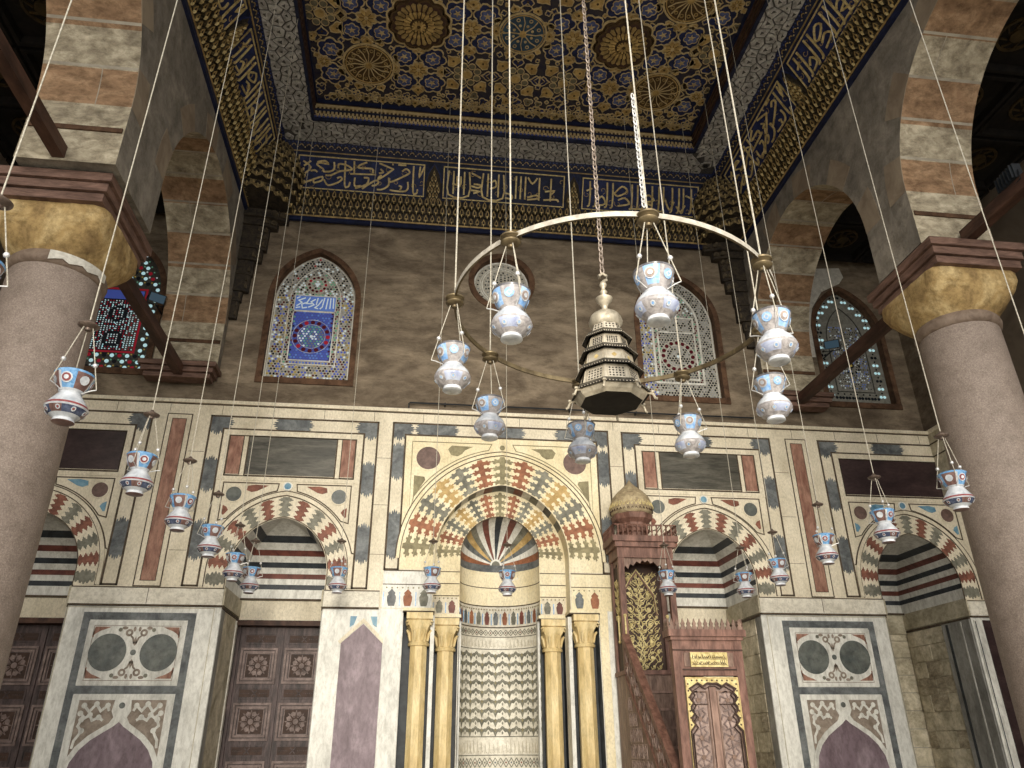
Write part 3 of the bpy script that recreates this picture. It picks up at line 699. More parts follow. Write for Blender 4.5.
# ---------------- doors
def door(name, cx, hw, d, dark=False):
    e = bpy.data.objects.new(name, None); C.objects.link(e); e['kind'] = 'structure'
    fr = MB(); y = d+.12; m = 'door_wood'
    F = FB(y)
    fr.box(cx-hw, cx+hw, y, y+.15, 0, 3.42, m)
    fr.box(cx-hw, cx+hw, d-.12, d+.15, 3.36, 3.44, 'wood_dark')
    for sg in (-1, 1): fr.rect(F, *sorted((cx+sg*hw, cx+sg*(hw-.06)))[:1], 0, sorted((cx+sg*hw, cx+sg*(hw-.06)))[1], 3.36, 0, .06, m)
    fr.build('door_frame', e)
    for sg in (-1, 1):
        L = MB(); a, b = sorted((cx+sg*.012, cx+sg*(hw-.06))); w = b-a
        L.rect(F, a, 0, b, 3.34, 0, .02, m)
        z = 3.26
        for kind in ('s', 'b', 's', 'b', 's', 'b', 's'):
            h = .17 if kind == 's' else w-.12; u0, u1 = a+.07, b-.07
            if kind == 's':
                L.frame(F, u0, z-h, u1, z, .015, .02, .034, m); L.rect(F, u0+.03, z-h+.03, u1-.03, z-.03, .02, .028, 'minbar_dark')
                c = (u0+u1)/2; L.line(F, [(c-.04, z-h+.04), (c+.04, z-.04)], .012, .028, .036, m); L.line(F, [(c-.04, z-.04), (c+.04, z-h+.04)], .012, .028, .036, m)
                for q in range(5): L.disc(F, u0+.06+q*.03, z-h/2, .008, .028, .034, m, n=4); L.disc(F, u1-.06-q*.03, z-h/2, .008, .028, .034, m, n=4)
            else:
                u0 -= .03; u1 += .03
                L.frame(F, u0, z-h, u1, z, .035, .02, .045, 'door_wood_light'); L.frame(F, u0+.05, z-h+.05, u1-.05, z-.05, .03, .02, .038, 'door_wood_light')
                L.rect(F, u0+.1, z-h+.1, u1-.1, z-.1, .02, .026, 'minbar_dark')
                c, v, rr = (u0+u1)/2, z-h/2, (u1-u0)/2-.1
                L.frame(F, c-rr, v-rr, c+rr, v+rr, .012, .026, .036, 'door_wood_light')
                L.disc(F, c, v, rr*.22, .026, .036, 'door_wood_light', n=8)
                for k in range(8):
                    an = k*pi/4+pi/8; L.disc(F, c+rr*.62*cos(an), v+rr*.62*sin(an), rr*.2, .026, .034, 'door_wood_light', n=5, rot=an)
                    L.line(F, [(c+rr*.3*cos(an), v+rr*.3*sin(an)), (c+rr*.9*cos(an+.39), v+rr*.9*sin(an+.39))], .008, .026, .036, 'door_wood_light')
                    L.line(F, [(c+rr*.3*cos(an), v+rr*.3*sin(an)), (c+rr*.9*cos(an-.39), v+rr*.9*sin(an-.39))], .008, .026, .036, 'door_wood_light')
            z -= h+.055
        L.rect(F, *((cx-.0, 0, cx+.02, 3.34) if sg > 0 else (cx-.02, 0, cx, 3.34)), .02, .05, m)
        L.build('door_leaf', e)
door('door_1', -3.47, .735, 1.2); door('door_2', -7.12, .76, 1.2)
wt = MB(); wt.prism(lambda u, v, w: (-4.2+w, v, u), [(0, 1.05), (0, 1.16), (.9, 1.13), (1.6, 1.17), (2.2, 1.1), (2.7, 1.14), (3.3, 1.12), (3.42, 1.1), (3.42, 1.05)], 0, .02, 'whitewash'); wt.build('plaster_seam', wall_back)
# conduit
cd = MB(); cd.tube([(-1.62, -.02, 6.83), (-1.62, -.03, 6.9), (-1.6, -.03, 6.92), (4.6, -.03, 6.92)], .014, 'flood_black', n=6)
for x in (-1, 0, 1.2, 2.4, 3.6): cd.box(x-.01, x+.01, -.05, .06, 6.9, 6.94, 'flood_black')
tag(cd.build('conduit_pipe'), 'thin dark conduit running along the top edge of the marble cladding', 'pipe')
# ------------------------------------------------------------------ windows
def in_arch(pts, u, v, zb, inset=0.):
    if v < zb+inset: return False
    for (a, b), (c, d) in zip(pts, pts[1:]):
        if a <= u <= c and c-a > 1e-9:
            z = b+(d-b)*(u-a)/(c-a)
            nx = -(d-b); nz = (c-a); l = math.hypot(nx, nz)
            return (z-v)*nz/l > inset and u-pts[0][0] > inset and pts[-1][0]-u > inset
    return False
def window(idx, cx, hw, zb, zs, za, style):
    e = bpy.data.objects.new('window_%d' % idx, None); C.objects.link(e); e['kind'] = 'structure'
    F = FB(.06+.14); up = arch(cx, hw+.01, zs, za+.01)
    g = MB(); base = {1: 'lattice_pale', 2: 'lattice_pale', 3: 'lattice_dark', 4: 'lattice_mid'}[style]
    g.prism(F, [(cx-hw-.01, zb-.01)]+up+[(cx+hw+.01, zb-.01)], -.03, 0, base)
    fr = MB(); up2 = arch(cx, hw+.05, zs, za+.03); upo = [(cx-hw-.05, zb-.05)]+up2+[(cx+hw+.05, zb-.05)]
    fr.line(FB(.06), upo, .1, 0, .02, 'frame_brown'); fr.rect(FB(.06), cx-hw-.1, zb-.12, cx+hw+.1, zb-.01, 0, .03, 'frame_brown')
    fr.build('window_frame', e)
    random.seed(idx*5)
    ph, pw = (.3, .36)
    rz = zb+.9; pt = arch(cx, pw+.03, zb+1.75, zb+2.3)
    line = 'lattice_pale' if style > 2 else 'marble_pale'
    if style in (1, 2):
        g.line(F, [(cx-hw+.03, zb+.03)]+arch(cx, hw-.03, zs, za-.03)+[(cx+hw-.03, zb+.03)], .014, 0, .012, line, closed=True)
        g.line(F, [(cx-.46, zb+.33)]+arch(cx, .46, zb+1.6, zb+2.36)+[(cx+.46, zb+.33)], .018 if style == 1 else .04, 0, .014, line, closed=True)
        g.frame(F, cx-.38, zb+.4, cx+.38, zb+1.76, .02 if style == 1 else .03, 0, .012, line); g.rect(F, cx-.38, zb+1.4, cx+.38, zb+1.43, 0, .012, line)
        if style == 1: g.rect(F, cx-.36, zb+1.44, cx+.36, zb+1.74, 0, .004, 'glass_sky'); g.rect(F, cx-.36, zb+.42, cx+.36, zb+1.4, 0, .003, 'glass_blue2')
    def col(u, v):
        du, dv = u-cx, v-zb
        if style in (1, 2):
            inner_ = abs(du) < .44 and .35 < dv and in_arch(arch(cx, .44, zb+1.6, zb+2.33), u, v, zb)
            if not inner_:
                if style == 2 and not (du < -.45 and dv < 1.7): return random.choice(['glass_grey', 'glass_dark', 'glass_dark', 'glass_grey2'])
                return random.choice(['glass_yellow', 'glass_blue', 'glass_blue', 'glass_white', 'glass_grey2', 'glass_dark', 'glass_grey', 'glass_wine']) if dv < 1.75 else random.choice(['glass_grey', 'glass_dark', 'glass_white', 'glass_grey2', 'glass_red' if random.random() < .15 else 'glass_dark'])
            r = math.hypot(du, dv-.9)
            if r < .34 and r > .24: return None
            if r < .24: return random.choice(['glass_green', 'glass_grey', 'glass_white']) if style == 1 else random.choice(['glass_grey2', 'glass_dark'])
            if 1.42 < dv < 1.76 and abs(du) < .38: return None if style == 1 else random.choice(['glass_dark', 'glass_grey2'])
            if dv > 1.76:
                r = math.hypot(du, dv-2.0)
                if .1 < r < .2: return None
                return random.choice(['glass_white', 'glass_green', 'glass_grey', 'glass_dark'])
            if abs(du) > .33: return random.choice(['glass_wine', 'glass_dark', 'glass_green'])
            return random.choice(['glass_blue', 'glass_sky', 'glass_blue']) if style == 1 else random.choice(['glass_dark', 'glass_grey'])
    if style in (1, 2):
        s = .056; rad = .021
        for r_ in range(int((za-zb)/(s*.866))+1):
            for c_ in range(int(2*hw/s)+2):
                u = cx-hw+s*(c_+.5*(r_ % 2)); v = zb+.03+r_*s*.866
                if in_arch(arch_c(cx, hw, zs, za), u, v, zb, .035):
                    k = col(u, v)
                    if k: g.disc(F, u, v, rad, 0, .005, k, n=6, rot=random.random())
        for rr, zc_, n_, ra in ((.29, zb+.9, 16, .04), (.15, zb+2.0, 12, .026)):
            g.ring(F, cx, zc_, rr-ra*1.3, rr-ra*1.15, 0, .01, line); g.ring(F, cx, zc_, rr+ra*1.15, rr+ra*1.3, 0, .01, line)
            for k in range(n_):
                a = 2*pi*k/n_; g.disc(F, cx+rr*cos(a), zc_+rr*sin(a), ra, 0, .008, 'glass_wine' if (k*7) % 5 or style == 2 else 'glass_red', n=8)
            g.disc(F, cx, zc_, .03, 0, .008, 'glass_white', n=8)
        if style == 1:   # white writing on the blue strip
            zz = zb+1.46
            for st_ in ([(.32, .26), (.33, .04)], [(.27, .26), (.27, .03)], [(.22, .25), (.2, .02)], [(.16, .26), (.13, .06), (.09, .02)], [(.12, .22), (.06, .1), (.0, .04), (.06, .02)], [(.04, .25), (.02, .1)], [(.0, .22), (-.08, .16), (-.02, .1), (-.12, .04)], [(-.1, .25), (-.16, .12), (-.06, .12)], [(-.14, .04), (-.22, .02), (-.24, .1), (-.16, .14)], [(-.18, .24), (-.3, .18), (-.24, .14), (-.33, .06)], [(-.28, .26), (-.34, .22)], [(-.26, .04), (-.34, .02)]):
                g.line(F, [(cx+a, zz+b) for a, b in st_], .02, .004, .012, 'glass_white')
    elif style == 3:
        g.rect(F, cx-.5, zb+.32, cx+.2, zb+1.6, 0, .003, 'glass_dark')
        g.frame(F, cx-.42, zb+.35, cx+.42, zb+1.65, .035, 0, .008, 'glass_red'); g.rect(F, cx-.36, zb+1.42, cx+.36, zb+1.6, 0, .006, 'glass_blue')
        s = .125
        for r_ in range(24):
            for c_ in range(13):
                u = cx-hw+s*(c_+.5*(r_ % 2)); v = zb+.07+r_*s*.9
                if in_arch(arch_c(cx, hw, zs, za), u, v, zb, .06) and not (abs(u-cx) < .45 and .3 < v-zb < 1.7):
                    g.disc(F, u, v, .036, 0, .008, ['glass_cyan', 'glass_red', 'glass_cyan', 'glass_dark'][(r_+c_) % 4], n=8)
                    g.disc(F, u+s/2, v+.03, .017, 0, .008, random.choice(['glass_yellow', 'glass_green', 'glass_white']), n=5)
        for r_ in range(26):
            for c_ in range(16):
                u, v = cx-.36+c_*.048, zb+.42+r_*.04
                ring_ = min(math.hypot(u-cx+.0, v-zb-.62), math.hypot(u-cx, v-zb-1.12))
                if .11 < ring_ < .15 or v > zb+1.4: continue
                g.disc(F, u, v, .013, 0, .008, random.choice(['glass_white', 'glass_white', 'glass_cyan', 'glass_red']), n=5)
        for zc_ in (.62, 1.12):
            for k in range(10): g.disc(F, cx+.15*cos(k*pi/5), zb+zc_+.15*sin(k*pi/5), .03, 0, .008, 'glass_dark', n=7); g.disc(F, cx+.2*cos(k*pi/5+.3), zb+zc_+.2*sin(k*pi/5+.3), .012, 0, .008, 'glass_cyan', n=5)
    else:
        g.line(F, [(cx-.38, zb+.28)]+arch(cx, .38, zb+1.4, zb+2.15)+[(cx+.38, zb+.28)], .02, 0, .01, 'lattice_dark', closed=True)
        path = [(-.52, .2+.17*i) for i in range(11)]+[(.52, .2+.17*i) for i in range(11)]+[(-.39+.13*i, .15) for i in range(7)]+[(-.4, 2.02), (-.28, 2.17), (-.14, 2.3), (0, 2.4), (.14, 2.3), (.28, 2.17), (.4, 2.02)]
        for a, b in path:
            for o_ in ((-.035, 0), (.035, .0)): g.disc(F, cx+a+o_[0], zb+b+o_[1], .03, 0, .008, 'glass_cyan' if (int(b*100)) % 3 else 'glass_dark', n=8)
            g.disc(F, cx+a, zb+b+.08, .018, 0, .008, 'glass_dark', n=6)
        for r_ in range(30):
            for c_ in range(14):
                u, v = cx-.31+c_*.048+.024*(r_ % 2), zb+.36+r_*.046
                if random.random() < .75: g.disc(F, u, v, .013, 0, .006, random.choice(['glass_white', 'glass_dark', 'glass_sky', 'glass_dark']), n=5)
        for k in range(12): g.disc(F, cx+.17*cos(k*pi/6), zb+.85+.17*sin(k*pi/6), .022, 0, .01, 'glass_dark', n=6)
        g.disc(F, cx, zb+.85, .06, 0, .012, 'glass_dark', n=10); g.disc(F, cx, zb+.85, .03, 0, .014, 'glass_yellow', n=8)
    g.build('glazing', e)
_ac = {}
def arch_c(*a):
    if a not in _ac: _ac[a] = arch(*a)
    return _ac[a]
window(1, *winspec[0], 1); window(2, *winspec[1], 2); window(3, *winspec[2], 3); window(4, *winspec[3], 4)
e5 = bpy.data.objects.new('window_5', None); C.objects.link(e5); e5['kind'] = 'structure'
g = MB(); F = FB(.2); g.disc(F, 0, cz, .54, -.03, 0, 'lattice_pale', n=40)
for a, b in ((.5, .53), (.36, .375), (.4, .41)): g.ring(F, 0, cz, a, b, 0, .014, 'marble_pale', n=36)
for rr, n_ in ((.45, 30), (.3, 22), (.25, 20), (.2, 16), (.15, 12), (.1, 8), (.05, 5)):
    for k in range(n_): g.disc(F, rr*cos(2*pi*k/n_), cz+rr*sin(2*pi*k/n_), .018, 0, .006, ['glass_dark', 'glass_grey', 'glass_dark'][k % 3], n=6)
g.build('glazing', e5)
g = MB(); g.ring(FB(.06), 0, cz, .53, .64, 0, .02, 'frame_brown', n=40); g.build('window_frame', e5)
# whitewash patch around the far right window
pm = MB(); pm.prism(FB(.06), [(5.95, 8.3), (5.98, 9.31), (6.1, 9.9), (6.31, 10.35), (7.0, 10.42), (7.05, 10.2), (6.93, 10.04), (6.5, 9.81), (6.22, 9.4), (6.12, 9.0), (6.1, 8.3)], 0, .012, 'whitewash'); pm.build('whitewash_patch', wall_back)
# corner buttress at far right above the arch and its marble
bt = MB(); bt.box(7.97, 8.5, -.35, .02, 5.45, 6.8, 'marble_dim'); bt.box(7.97, 8.5, -.33, .06, 6.8, 10.6, 'plaster'); bt.box(7.955, 8.5, -.37, -.0, 6.74, 6.82, 'marble'); bt.box(7.96, 8.5, -.36, 0, 6.3, 6.32, 'line_dark'); bt.box(7.96, 8.5, -.36, 0, 6.54, 6.56, 'line_dark')
bt.build('trim_3', kind='structure')
# ------------------------------------------------------------------ side arcades
def FS(sg, X):      # side wall frame: u = Y, v = Z, w into the hall
    return lambda u, v, w: (sg*(X-w), u, v)
AC = (-2.0, -6.6)
XO = 5.9
def stone_wall(name, sg):
    mb = MB(); F = FS(sg, 4.85); G = FS(sg, XO)
    arches = [arch(c, 1.85, 8.2, 10.15) for c in ((-2.0, -6.95) if sg < 0 else (-2.0, -6.65))]
    hs = [([(a[0][0], 7.36), (a[-1][0], 7.36)], a) for a in arches][::-1]
    strip_wall(mb, F, -9.6, .02, 7.36, 10.66, hs, 'side_stone'); strip_wall(mb, G, -9.6, .02, 7.36, 10.66, hs, 'side_stone')
    for a in arches:
        loop = [(a[0][0], 7.36), (a[0][0], 7.78), (a[0][0], 8.2)]; n = len(a)-1
        for (p, q) in zip(loop, loop[1:]): mb.quad(F(*p, 0), F(*q, 0), G(*q, 0), G(*p, 0), 'vouss_cream')
        loop = [(x-2*(x-a[-1][0]) if 0 else a[-1][0], z) for x, z in loop]
        for (p, q) in zip(loop, loop[1:]): mb.quad(F(*p, 0), F(*q, 0), G(*q, 0), G(*p, 0), 'vouss_cream')
        nv = 11; random.seed(int(sg*3+a[0][0]*7) % 97)
        for k in range(n):
            v = int(k/n*nv); m = 'vouss_cream' if v % 2 else 'vouss_brown'
            mb.quad(F(*a[k], 0), F(*a[k+1], 0), G(*a[k+1], 0), G(*a[k], 0), m)
        # joints between the soffit stones, and groove under the first stone
        for v in range(1, nv):
            p = at_t(a, v/nv); d = at_t(a, v/nv+.006)
            cc = (sum(x for x, z in a)/len(a), 8.2)
            f = lambda q, k_: (cc[0]+(q[0]-cc[0])*k_, cc[1]+(q[1]-cc[1])*k_)
            for m_, k_, X0, X1 in (('plaster_light', .9985, 4.853, XO-.003),):
                mb.quad((sg*X0, *f(p, k_)), (sg*X0, *f(d, k_)), (sg*X1, *f(d, k_)), (sg*X1, *f(p, k_)), m_)
            if v % 3 == 1:
                y0 = 5.1+.5*random.random(); q = at_t(a, (v+1)/nv)
                for s_ in range(3):
                    pp, qq = at_t(a, (v+s_/3)/nv), at_t(a, (v+(s_+1)/3)/nv)
                    mb.quad((sg*y0, *f(pp, .998)), (sg*(y0+.012), *f(pp, .998)), (sg*(y0+.012), *f(qq, .998)), (sg*y0, *f(qq, .998)), 'plaster_light')
        for side, u in ((-1, a[0][0]), (1, a[-1][0])):
            mb.box(min(sg*4.87, sg*(XO-.02)), max(sg*4.87, sg*(XO-.02)), min(u, u-side*.02), max(u, u-side*.02), 7.8, 7.86, 'frame_brown')
        # face voussoirs, weathered
        outp = arch((a[0][0]+a[-1][0])/2, 2.22, 8.2, 10.6)
        for v in range(nv):
            if v % 2 == 0:
                b = [ts(a, outp, (v+i/3)/nv, 0) for i in range(4)]; o = [ts(a, outp, (v+i/3)/nv, .97) for i in range(4)]
                o = [(min(max(x, -9.5), -.05), z) for x, z in o]
                mb.prism(F, b+o[::-1], -.004, .004, 'vouss_face')
    # pier ends
    mb.quad((sg*4.85, -.0, 7.36), (sg*XO, -.0, 7.36), (sg*XO, -.0, 10.66), (sg*4.85, 0, 10.66), 'side_stone')
    # underside of the piers
    for y0, y1 in ((-.15, 0), (-5.1 if sg < 0 else -4.8, -3.85), (-9.6, -8.8 if sg < 0 else -8.5)): mb.quad((sg*4.85, y0, 7.37), (sg*XO, y0, 7.37), (sg*XO, y1, 7.37), (sg*4.85, y1, 7.37), 'side_stone')
    return mb.build(name, kind='structure')
stone_wall('wall_left', -1); stone_wall('wall_right', 1)
# wooden imposts on the rear wall
def planks(mb, x0, x1, y0, y1, z0, z1, n=3, grow=.045, m='wood_plank'):
    h = (z1-z0)/n
    for i in range(n):
        g = grow*i; mb.box(x0-g, x1+g, y0-g, y1+g, z0+h*i, z0+h*(i+1)-.012, m); mb.box(x0-g+.01, x1+g-.01, y0-g+.01, y1+g-.01, z0+h*(i+1)-.012, z0+h*(i+1), 'minbar_dark')
for sg, lb in ((-1, 'dark wooden impost planks on the rear wall under the left arch'), (1, 'dark wooden impost planks on the rear wall under the right arch')):
    b = MB(); a, c = sorted((sg*4.9, sg*5.95)); planks(b, a, c, -.3, -.06, 7.08, 7.35)
    tag(b.build('wooden_impost'), lb, 'wood')
# big columns
def big_column(sg, label):
    t = thing('granite_column', label, 'column', (-5.56 if sg < 0 else 5.49, -4.22, 0))
    s = MB(); s.lathe([(.5, 0), (.5, 4), (.47, 6.3), (.455, 6.34)], 'granite', n=40); 
    if sg > 0: s.disc(lambda u, v, w: ((.502+w)*sin(u), -(.502+w)*cos(u), v), -.25, 3.38, .15, 0, .006, 'granite_chip', n=14, ry=.17)
    s.build('shaft', t, smooth=50)
    c = MB(); c.lathe([(.46, 6.31), (.5, 6.34), (.512, 6.39), (.5, 6.44), (.47, 6.48)], 'collar', n=40)
    if sg < 0:
        for i in range(10):
            F = lambda u, v, w: ((.512+w)*cos(u), (.512+w)*sin(u), v)
            a = -1.35+i*.13; c.prism(F, [(a, 6.33+.02*(i % 3)), (a+.132, 6.33+.02*((i+1) % 3)), (a+.132, 6.45), (a, 6.45)], .004, .01, 'whitewash')
    c.build('collar', t, smooth=40)
    k = MB(); n = 48; prof = [(.46, 6.47, 0), (.52, 6.54, .05), (.57, 6.62, .3), (.6, 6.74, .7), (.61, 6.88, 1), (.61, 7.0, 1)]; vs = []
    random.seed(4)
    for r, z, sq in prof:
        for i in range(n):
            a = 2*pi*i/n; q = 1/max(abs(cos(a)), abs(sin(a)))**1; q = min(q, 1.32); rr = r*(1+(q-1)*sq)+random.uniform(-.006, .006); vs.append((rr*cos(a), rr*sin(a), z))
    k.add(vs, [(j_*n+i, j_*n+(i+1) % n, (j_+1)*n+(i+1) % n, (j_+1)*n+i) for j_ in range(len(prof)-1) for i in range(n)]+[tuple(range((len(prof)-1)*n, len(prof)*n))], 'capital_gold')
    k.build('capital', t, smooth=60)
    w = MB(); planks(w, -.58, .58, -.68, .62, 7.0, 7.35, 3, .035); w.build('impost', t)
    return t
big_column(-1, 'massive granite column at left with worn capital and white paint on collar'); big_column(1, 'massive granite column at right with golden capital and chipped shaft')
# tie beams
def beam(x, y0, y1, z, z1, s, label):
    b = MB(); b.add([(x+dx, y, zz+dz) for y, zz in ((y0, z), (y1, z1)) for dx in (-s, s) for dz in (-s*1.2, s*1.2)], [(0, 1, 3, 2), (4, 6, 7, 5), (0, 4, 5, 1), (2, 3, 7, 6), (0, 2, 6, 4), (1, 5, 7, 3)], 'wood_dark')
    tag(b.build('tie_beam'), label, 'beam')
beam(-5.4, -3.5, -.12, 7.2, 7.2, .07, 'thin dark tie beam behind left column, ending at rear wall'); beam(5.4, -3.5, -.12, 7.2, 7.2, .07, 'slim dark tie beam crossing in front of the far right window')
beam(-5.45, -9.5, -4.86, 7.47, 7.47, .065, 'heavy dark tie beam at upper left running toward the viewer'); beam(5.45, -9.5, -4.86, 7.45, 7.45, .07, 'heavy dark tie beam at upper right carrying a black floodlight')
# ------------------------------------------------------------------ cove, cornice, ceiling
YC = -4.85                        # centre of the square bay
def side_frames():
    """frames running along each wall: u along wall, w out from wall, v up"""
    yield 'back', (lambda u, v, w: (u, -w, v)), -4.85, 4.85
    yield 'left', (lambda u, v, w: (-4.85+w, u, v)), -9.7, 0
    yield 'right', (lambda u, v, w: (4.85-w, u, v)), -9.7, 0
    yield 'front', (lambda u, v, w: (u, -9.7+w, v)), -4.85, 4.85
OFF = [(0, 10.66), (.03, 10.72), (.2, 11.18), (.52, 11.85), (.62, 12.03), (1.2, 12.03), (1.22, 12.5)]
cb = MB()
for nm, F, a, b in side_frames():
    def ex(w): return (a+w, b-w)
    for (w0, z0), (w1, z1), m in zip(OFF, OFF[1:], ['blue_line', 'cove_dark', 'navy_dull', 'navy_dull', 'silver_soffit', 'ceil_brown']):
        cb.quad(F(a+w0, z0, w0), F(b-w0, z0, w0), F(b-w1, z1, w1), F(a+w1, z1, w1), m)
    cb.prism(lambda u, v, w, F=F: F(u, 10.6+v, w), [(a, 0), (b, 0), (b, .09), (a, .09)], 0, .05, 'blue_line')
cb.build('trim_4', kind='structure')
# muqarnas tiers
def slope(F, w0, z0, w1, z1, out=0.):      # frame on the sloped strip: v 0..1 along slope (metres)
    L = math.hypot(w1-w0, z1-z0); dw, dz = (w1-w0)/L, (z1-z0)/L
    nw, nz = dz, -dw
    return (lambda u, v, w: F(u, z0+dz*v+nz*w, w0+dw*v+nw*w)), L
mq = MB()
def cell(mb, S, c, v0, wd, h, w, m='muq_gold', m2='cove_dark'):
    """one stalactite niche: pointed pendant shell with dark hollow"""
    pts = [(c-wd/2, v0), (c-wd*.12, v0), (c, v0-h*.25), (c+wd*.12, v0), (c+wd/2, v0), (c+wd/2, v0+h*.4), (c+wd*.3, v0+h*.7), (c, v0+h), (c-wd*.3, v0+h*.7), (c-wd/2, v0+h*.4)]
    mb.prism(S, pts, 0, w, m)
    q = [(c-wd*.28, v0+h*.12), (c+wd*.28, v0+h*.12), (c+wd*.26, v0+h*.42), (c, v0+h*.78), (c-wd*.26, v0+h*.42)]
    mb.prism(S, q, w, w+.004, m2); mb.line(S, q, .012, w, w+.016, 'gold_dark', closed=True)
    mb.prism(S, [(c-.012, v0+h*.1), (c, v0-h*.28), (c+.012, v0+h*.1)], w, w+.04, 'gold_dull')
for nm, F, a, b in side_frames():
    if nm == 'front': continue
    S, L = slope(F, .03, 10.72, .2, 11.18)
    st = .125; n = int((b-a-.8)/st)
    for r_, (v0, w) in enumerate(((.05, .02), (.2, .06), (.35, .1))):
        for i in range(n+(r_ % 2)):
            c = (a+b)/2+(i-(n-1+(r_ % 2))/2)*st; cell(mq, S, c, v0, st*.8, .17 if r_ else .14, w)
    mq.line(S, [(a+.2, .0), (b-.2, .0)], .03, 0, .03, 'gold_dark')
mq.build('muqarnas_band', bpy.data.objects['trim_4'])
# inscription panels
STROKES = [[(195,160),(250,150),(275,175),(215,165),(195,180),(240,215),(245,235),(290,235),(320,215),(318,160)],[(260,265),(300,265),(360,235),(430,225),(450,215),(420,190),(375,175),(350,180),(350,210)],[(400,150),(402,345),(430,355),(440,320)],[(465,150),(468,260)],[(560,155),(505,185),(500,205),(560,210),(600,215),(605,250)],[(440,255),(630,260)],[(650,160),(740,210),(745,225),(655,295),(650,280),(670,265)],[(820,235),(850,215),(875,235),(860,260),(740,320),(730,290)],[(905,190),(908,400),(935,410),(940,380)],[(955,195),(950,280),(985,190)],[(70,340),(220,280),(240,290),(230,310),(180,325),(175,305)],[(250,300),(280,345),(340,330),(380,300),(370,280),(345,290)],[(475,285),(475,350),(520,350)],[(540,285),(575,290),(560,340),(480,370)],[(530,375),(620,310),(650,320),(630,345),(600,350)],[(640,380),(680,380),(725,345),(722,285)],[(735,385),(790,395),(850,395),(870,365),(865,320)],[(800,350),(820,360),(810,385)],[(95,150),(150,200),(110,250)],[(150,150),(100,190)],[(745,170),(755,178)],[(790,168),(850,172)],[(660,215),(680,240),(650,250)],[(100,205),(95,250)],[(150,230),(180,225),(200,240)]]
def conv(st):
    return [((x-75)/900, min(.98, max(.02, ((350+(x-75)*.085)-y)/(235)))) for x, y in st]
THU = [conv(s) for s in STROKES]
random.seed(12)
def smooth_line(pts, k=3):
    out = []
    P = [pts[0]]+pts+[pts[-1]]
    for i in range(1, len(P)-2):
        for q in range(k):
            t = q/k; a, b, c, d = P[i-1], P[i], P[i+1], P[i+2]
            out.append(tuple(.5*((2*b[j])+(-a[j]+c[j])*t+(2*a[j]-5*b[j]+4*c[j]-d[j])*t*t+(-a[j]+3*b[j]-3*c[j]+d[j])*t**3) for j in (0, 1)))
    out.append(pts[-1]); return out
def kufic():
    s = []
    for x in (.07, .16, .36, .45, .6, .64, .68, .8, .9): s.append([(x, .12), (x, .92)])
    for x0, x1 in ((.03, .2), (.32, .49)): s.append([(x0, .92), (x0, .1), (x1, .1), (x1, .92)])
    s += [[(.1, .75), (.1, .5), (.13, .48), (.13, .75)], [(.06, .48), (.13, .42)], [(.22, .45), (.28, .4), (.3, .5), (.24, .52)], [(.24, .2), (.29, .28), (.22, .3)], [(.5, .3), (.56, .25), (.57, .12), (.51, .12)], [(.7, .2), (.78, .3), (.8, .2), (.7, .12)], [(.84, .15), (.95, .2), (.97, .12)], [(.38, .6), (.42, .7), (.43, .5), (.38, .4)], [(.85, .45), (.93, .5), (.9, .35)], [(.22, .9), (.3, .75)], [(.7, .9), (.74, .7), (.78, .9)]]
    return s
def verts_panel():
    s = []
    for x in (.05, .1, .2, .25, .42, .47, .52, .6, .66, .7, .78, .84, .88, .95): s.append([(x, .95), (x+.004, .5), (x, .12), (x-.02, .06)])
    s += [[(.26, .55), (.33, .85), (.38, .7), (.3, .5), (.26, .62)], [(.3, .35), (.36, .45), (.4, .25), (.3, .15)], [(.53, .5), (.57, .62), (.62, .45), (.55, .35), (.6, .25)], [(.72, .5), (.76, .15), (.8, .45)], [(.82, .3), (.86, .12), (.9, .35)], [(.12, .3), (.16, .45), (.19, .2), (.12, .1)], [(.4, .08), (.55, .1), (.68, .06)], [(.02, .6), (.07, .7)], [(.9, .7), (.97, .6)]]
    return s
def panel(mb, S, L, u0, u1, strokes, frm='gold_dull', flip=False, ground='navy', th=.03):
    v0, v1 = .04, L-.07; w = .012
    mb.rect(S, u0, v0, u1, v1, 0, .01, ground)
    mb.frame(S, u0, v0, u1, v1, .02, .01, .028, frm); mb.frame(S, u0-.05, v0-.03, u1+.05, v1+.03, .018, 0, .02, 'blue_line')
    k = (v1-v0-.07)
    for st in strokes:
        p = [((u0+.04+(u1-u0-.08)*(1-x if flip else x)), v0+.035+k*y) for x, y in st]
        mb.line(S, smooth_line(p) if len(p) > 2 else p, th, .01, .03, 'gold_dull')
    # thin scrolls behind the letters
    random.seed(int(u0*100) % 91)
    for i in range(int((u1-u0)/.16)):
        c = (u0+.1+i*.16, v0+.1+(v1-v0-.2)*random.random()); r = .05+.03*random.random(); a0 = random.random()*6
        mb.line(S, [(c[0]+r*(1-t/9)*cos(a0+t*.8), c[1]+r*(1-t/9)*sin(a0+t*.8)) for t in range(8)], .009, .01, .016, 'gold_dark')
pn = MB()
def pendant(mb, S, u, L, hw=.15):
    pts = [(u-hw, -.1), (u+hw, -.1), (u+hw, L*.45), (u+hw*.75, L*.68), (u, L*.95), (u-hw*.75, L*.68), (u-hw, L*.45)]
    mb.prism(S, pts, 0, .02, 'cove_dark'); mb.line(S, pts[2:], .02, .0, .035, 'navy')
    for r_, n in enumerate((4, 3, 4, 3, 2, 1)):
        for i in range(n):
            c = u+(i-(n-1)/2)*(2*hw/4.6); cell(mb, S, c, -.06+r_*L*.14, .055, .11, .04+.006*r_)
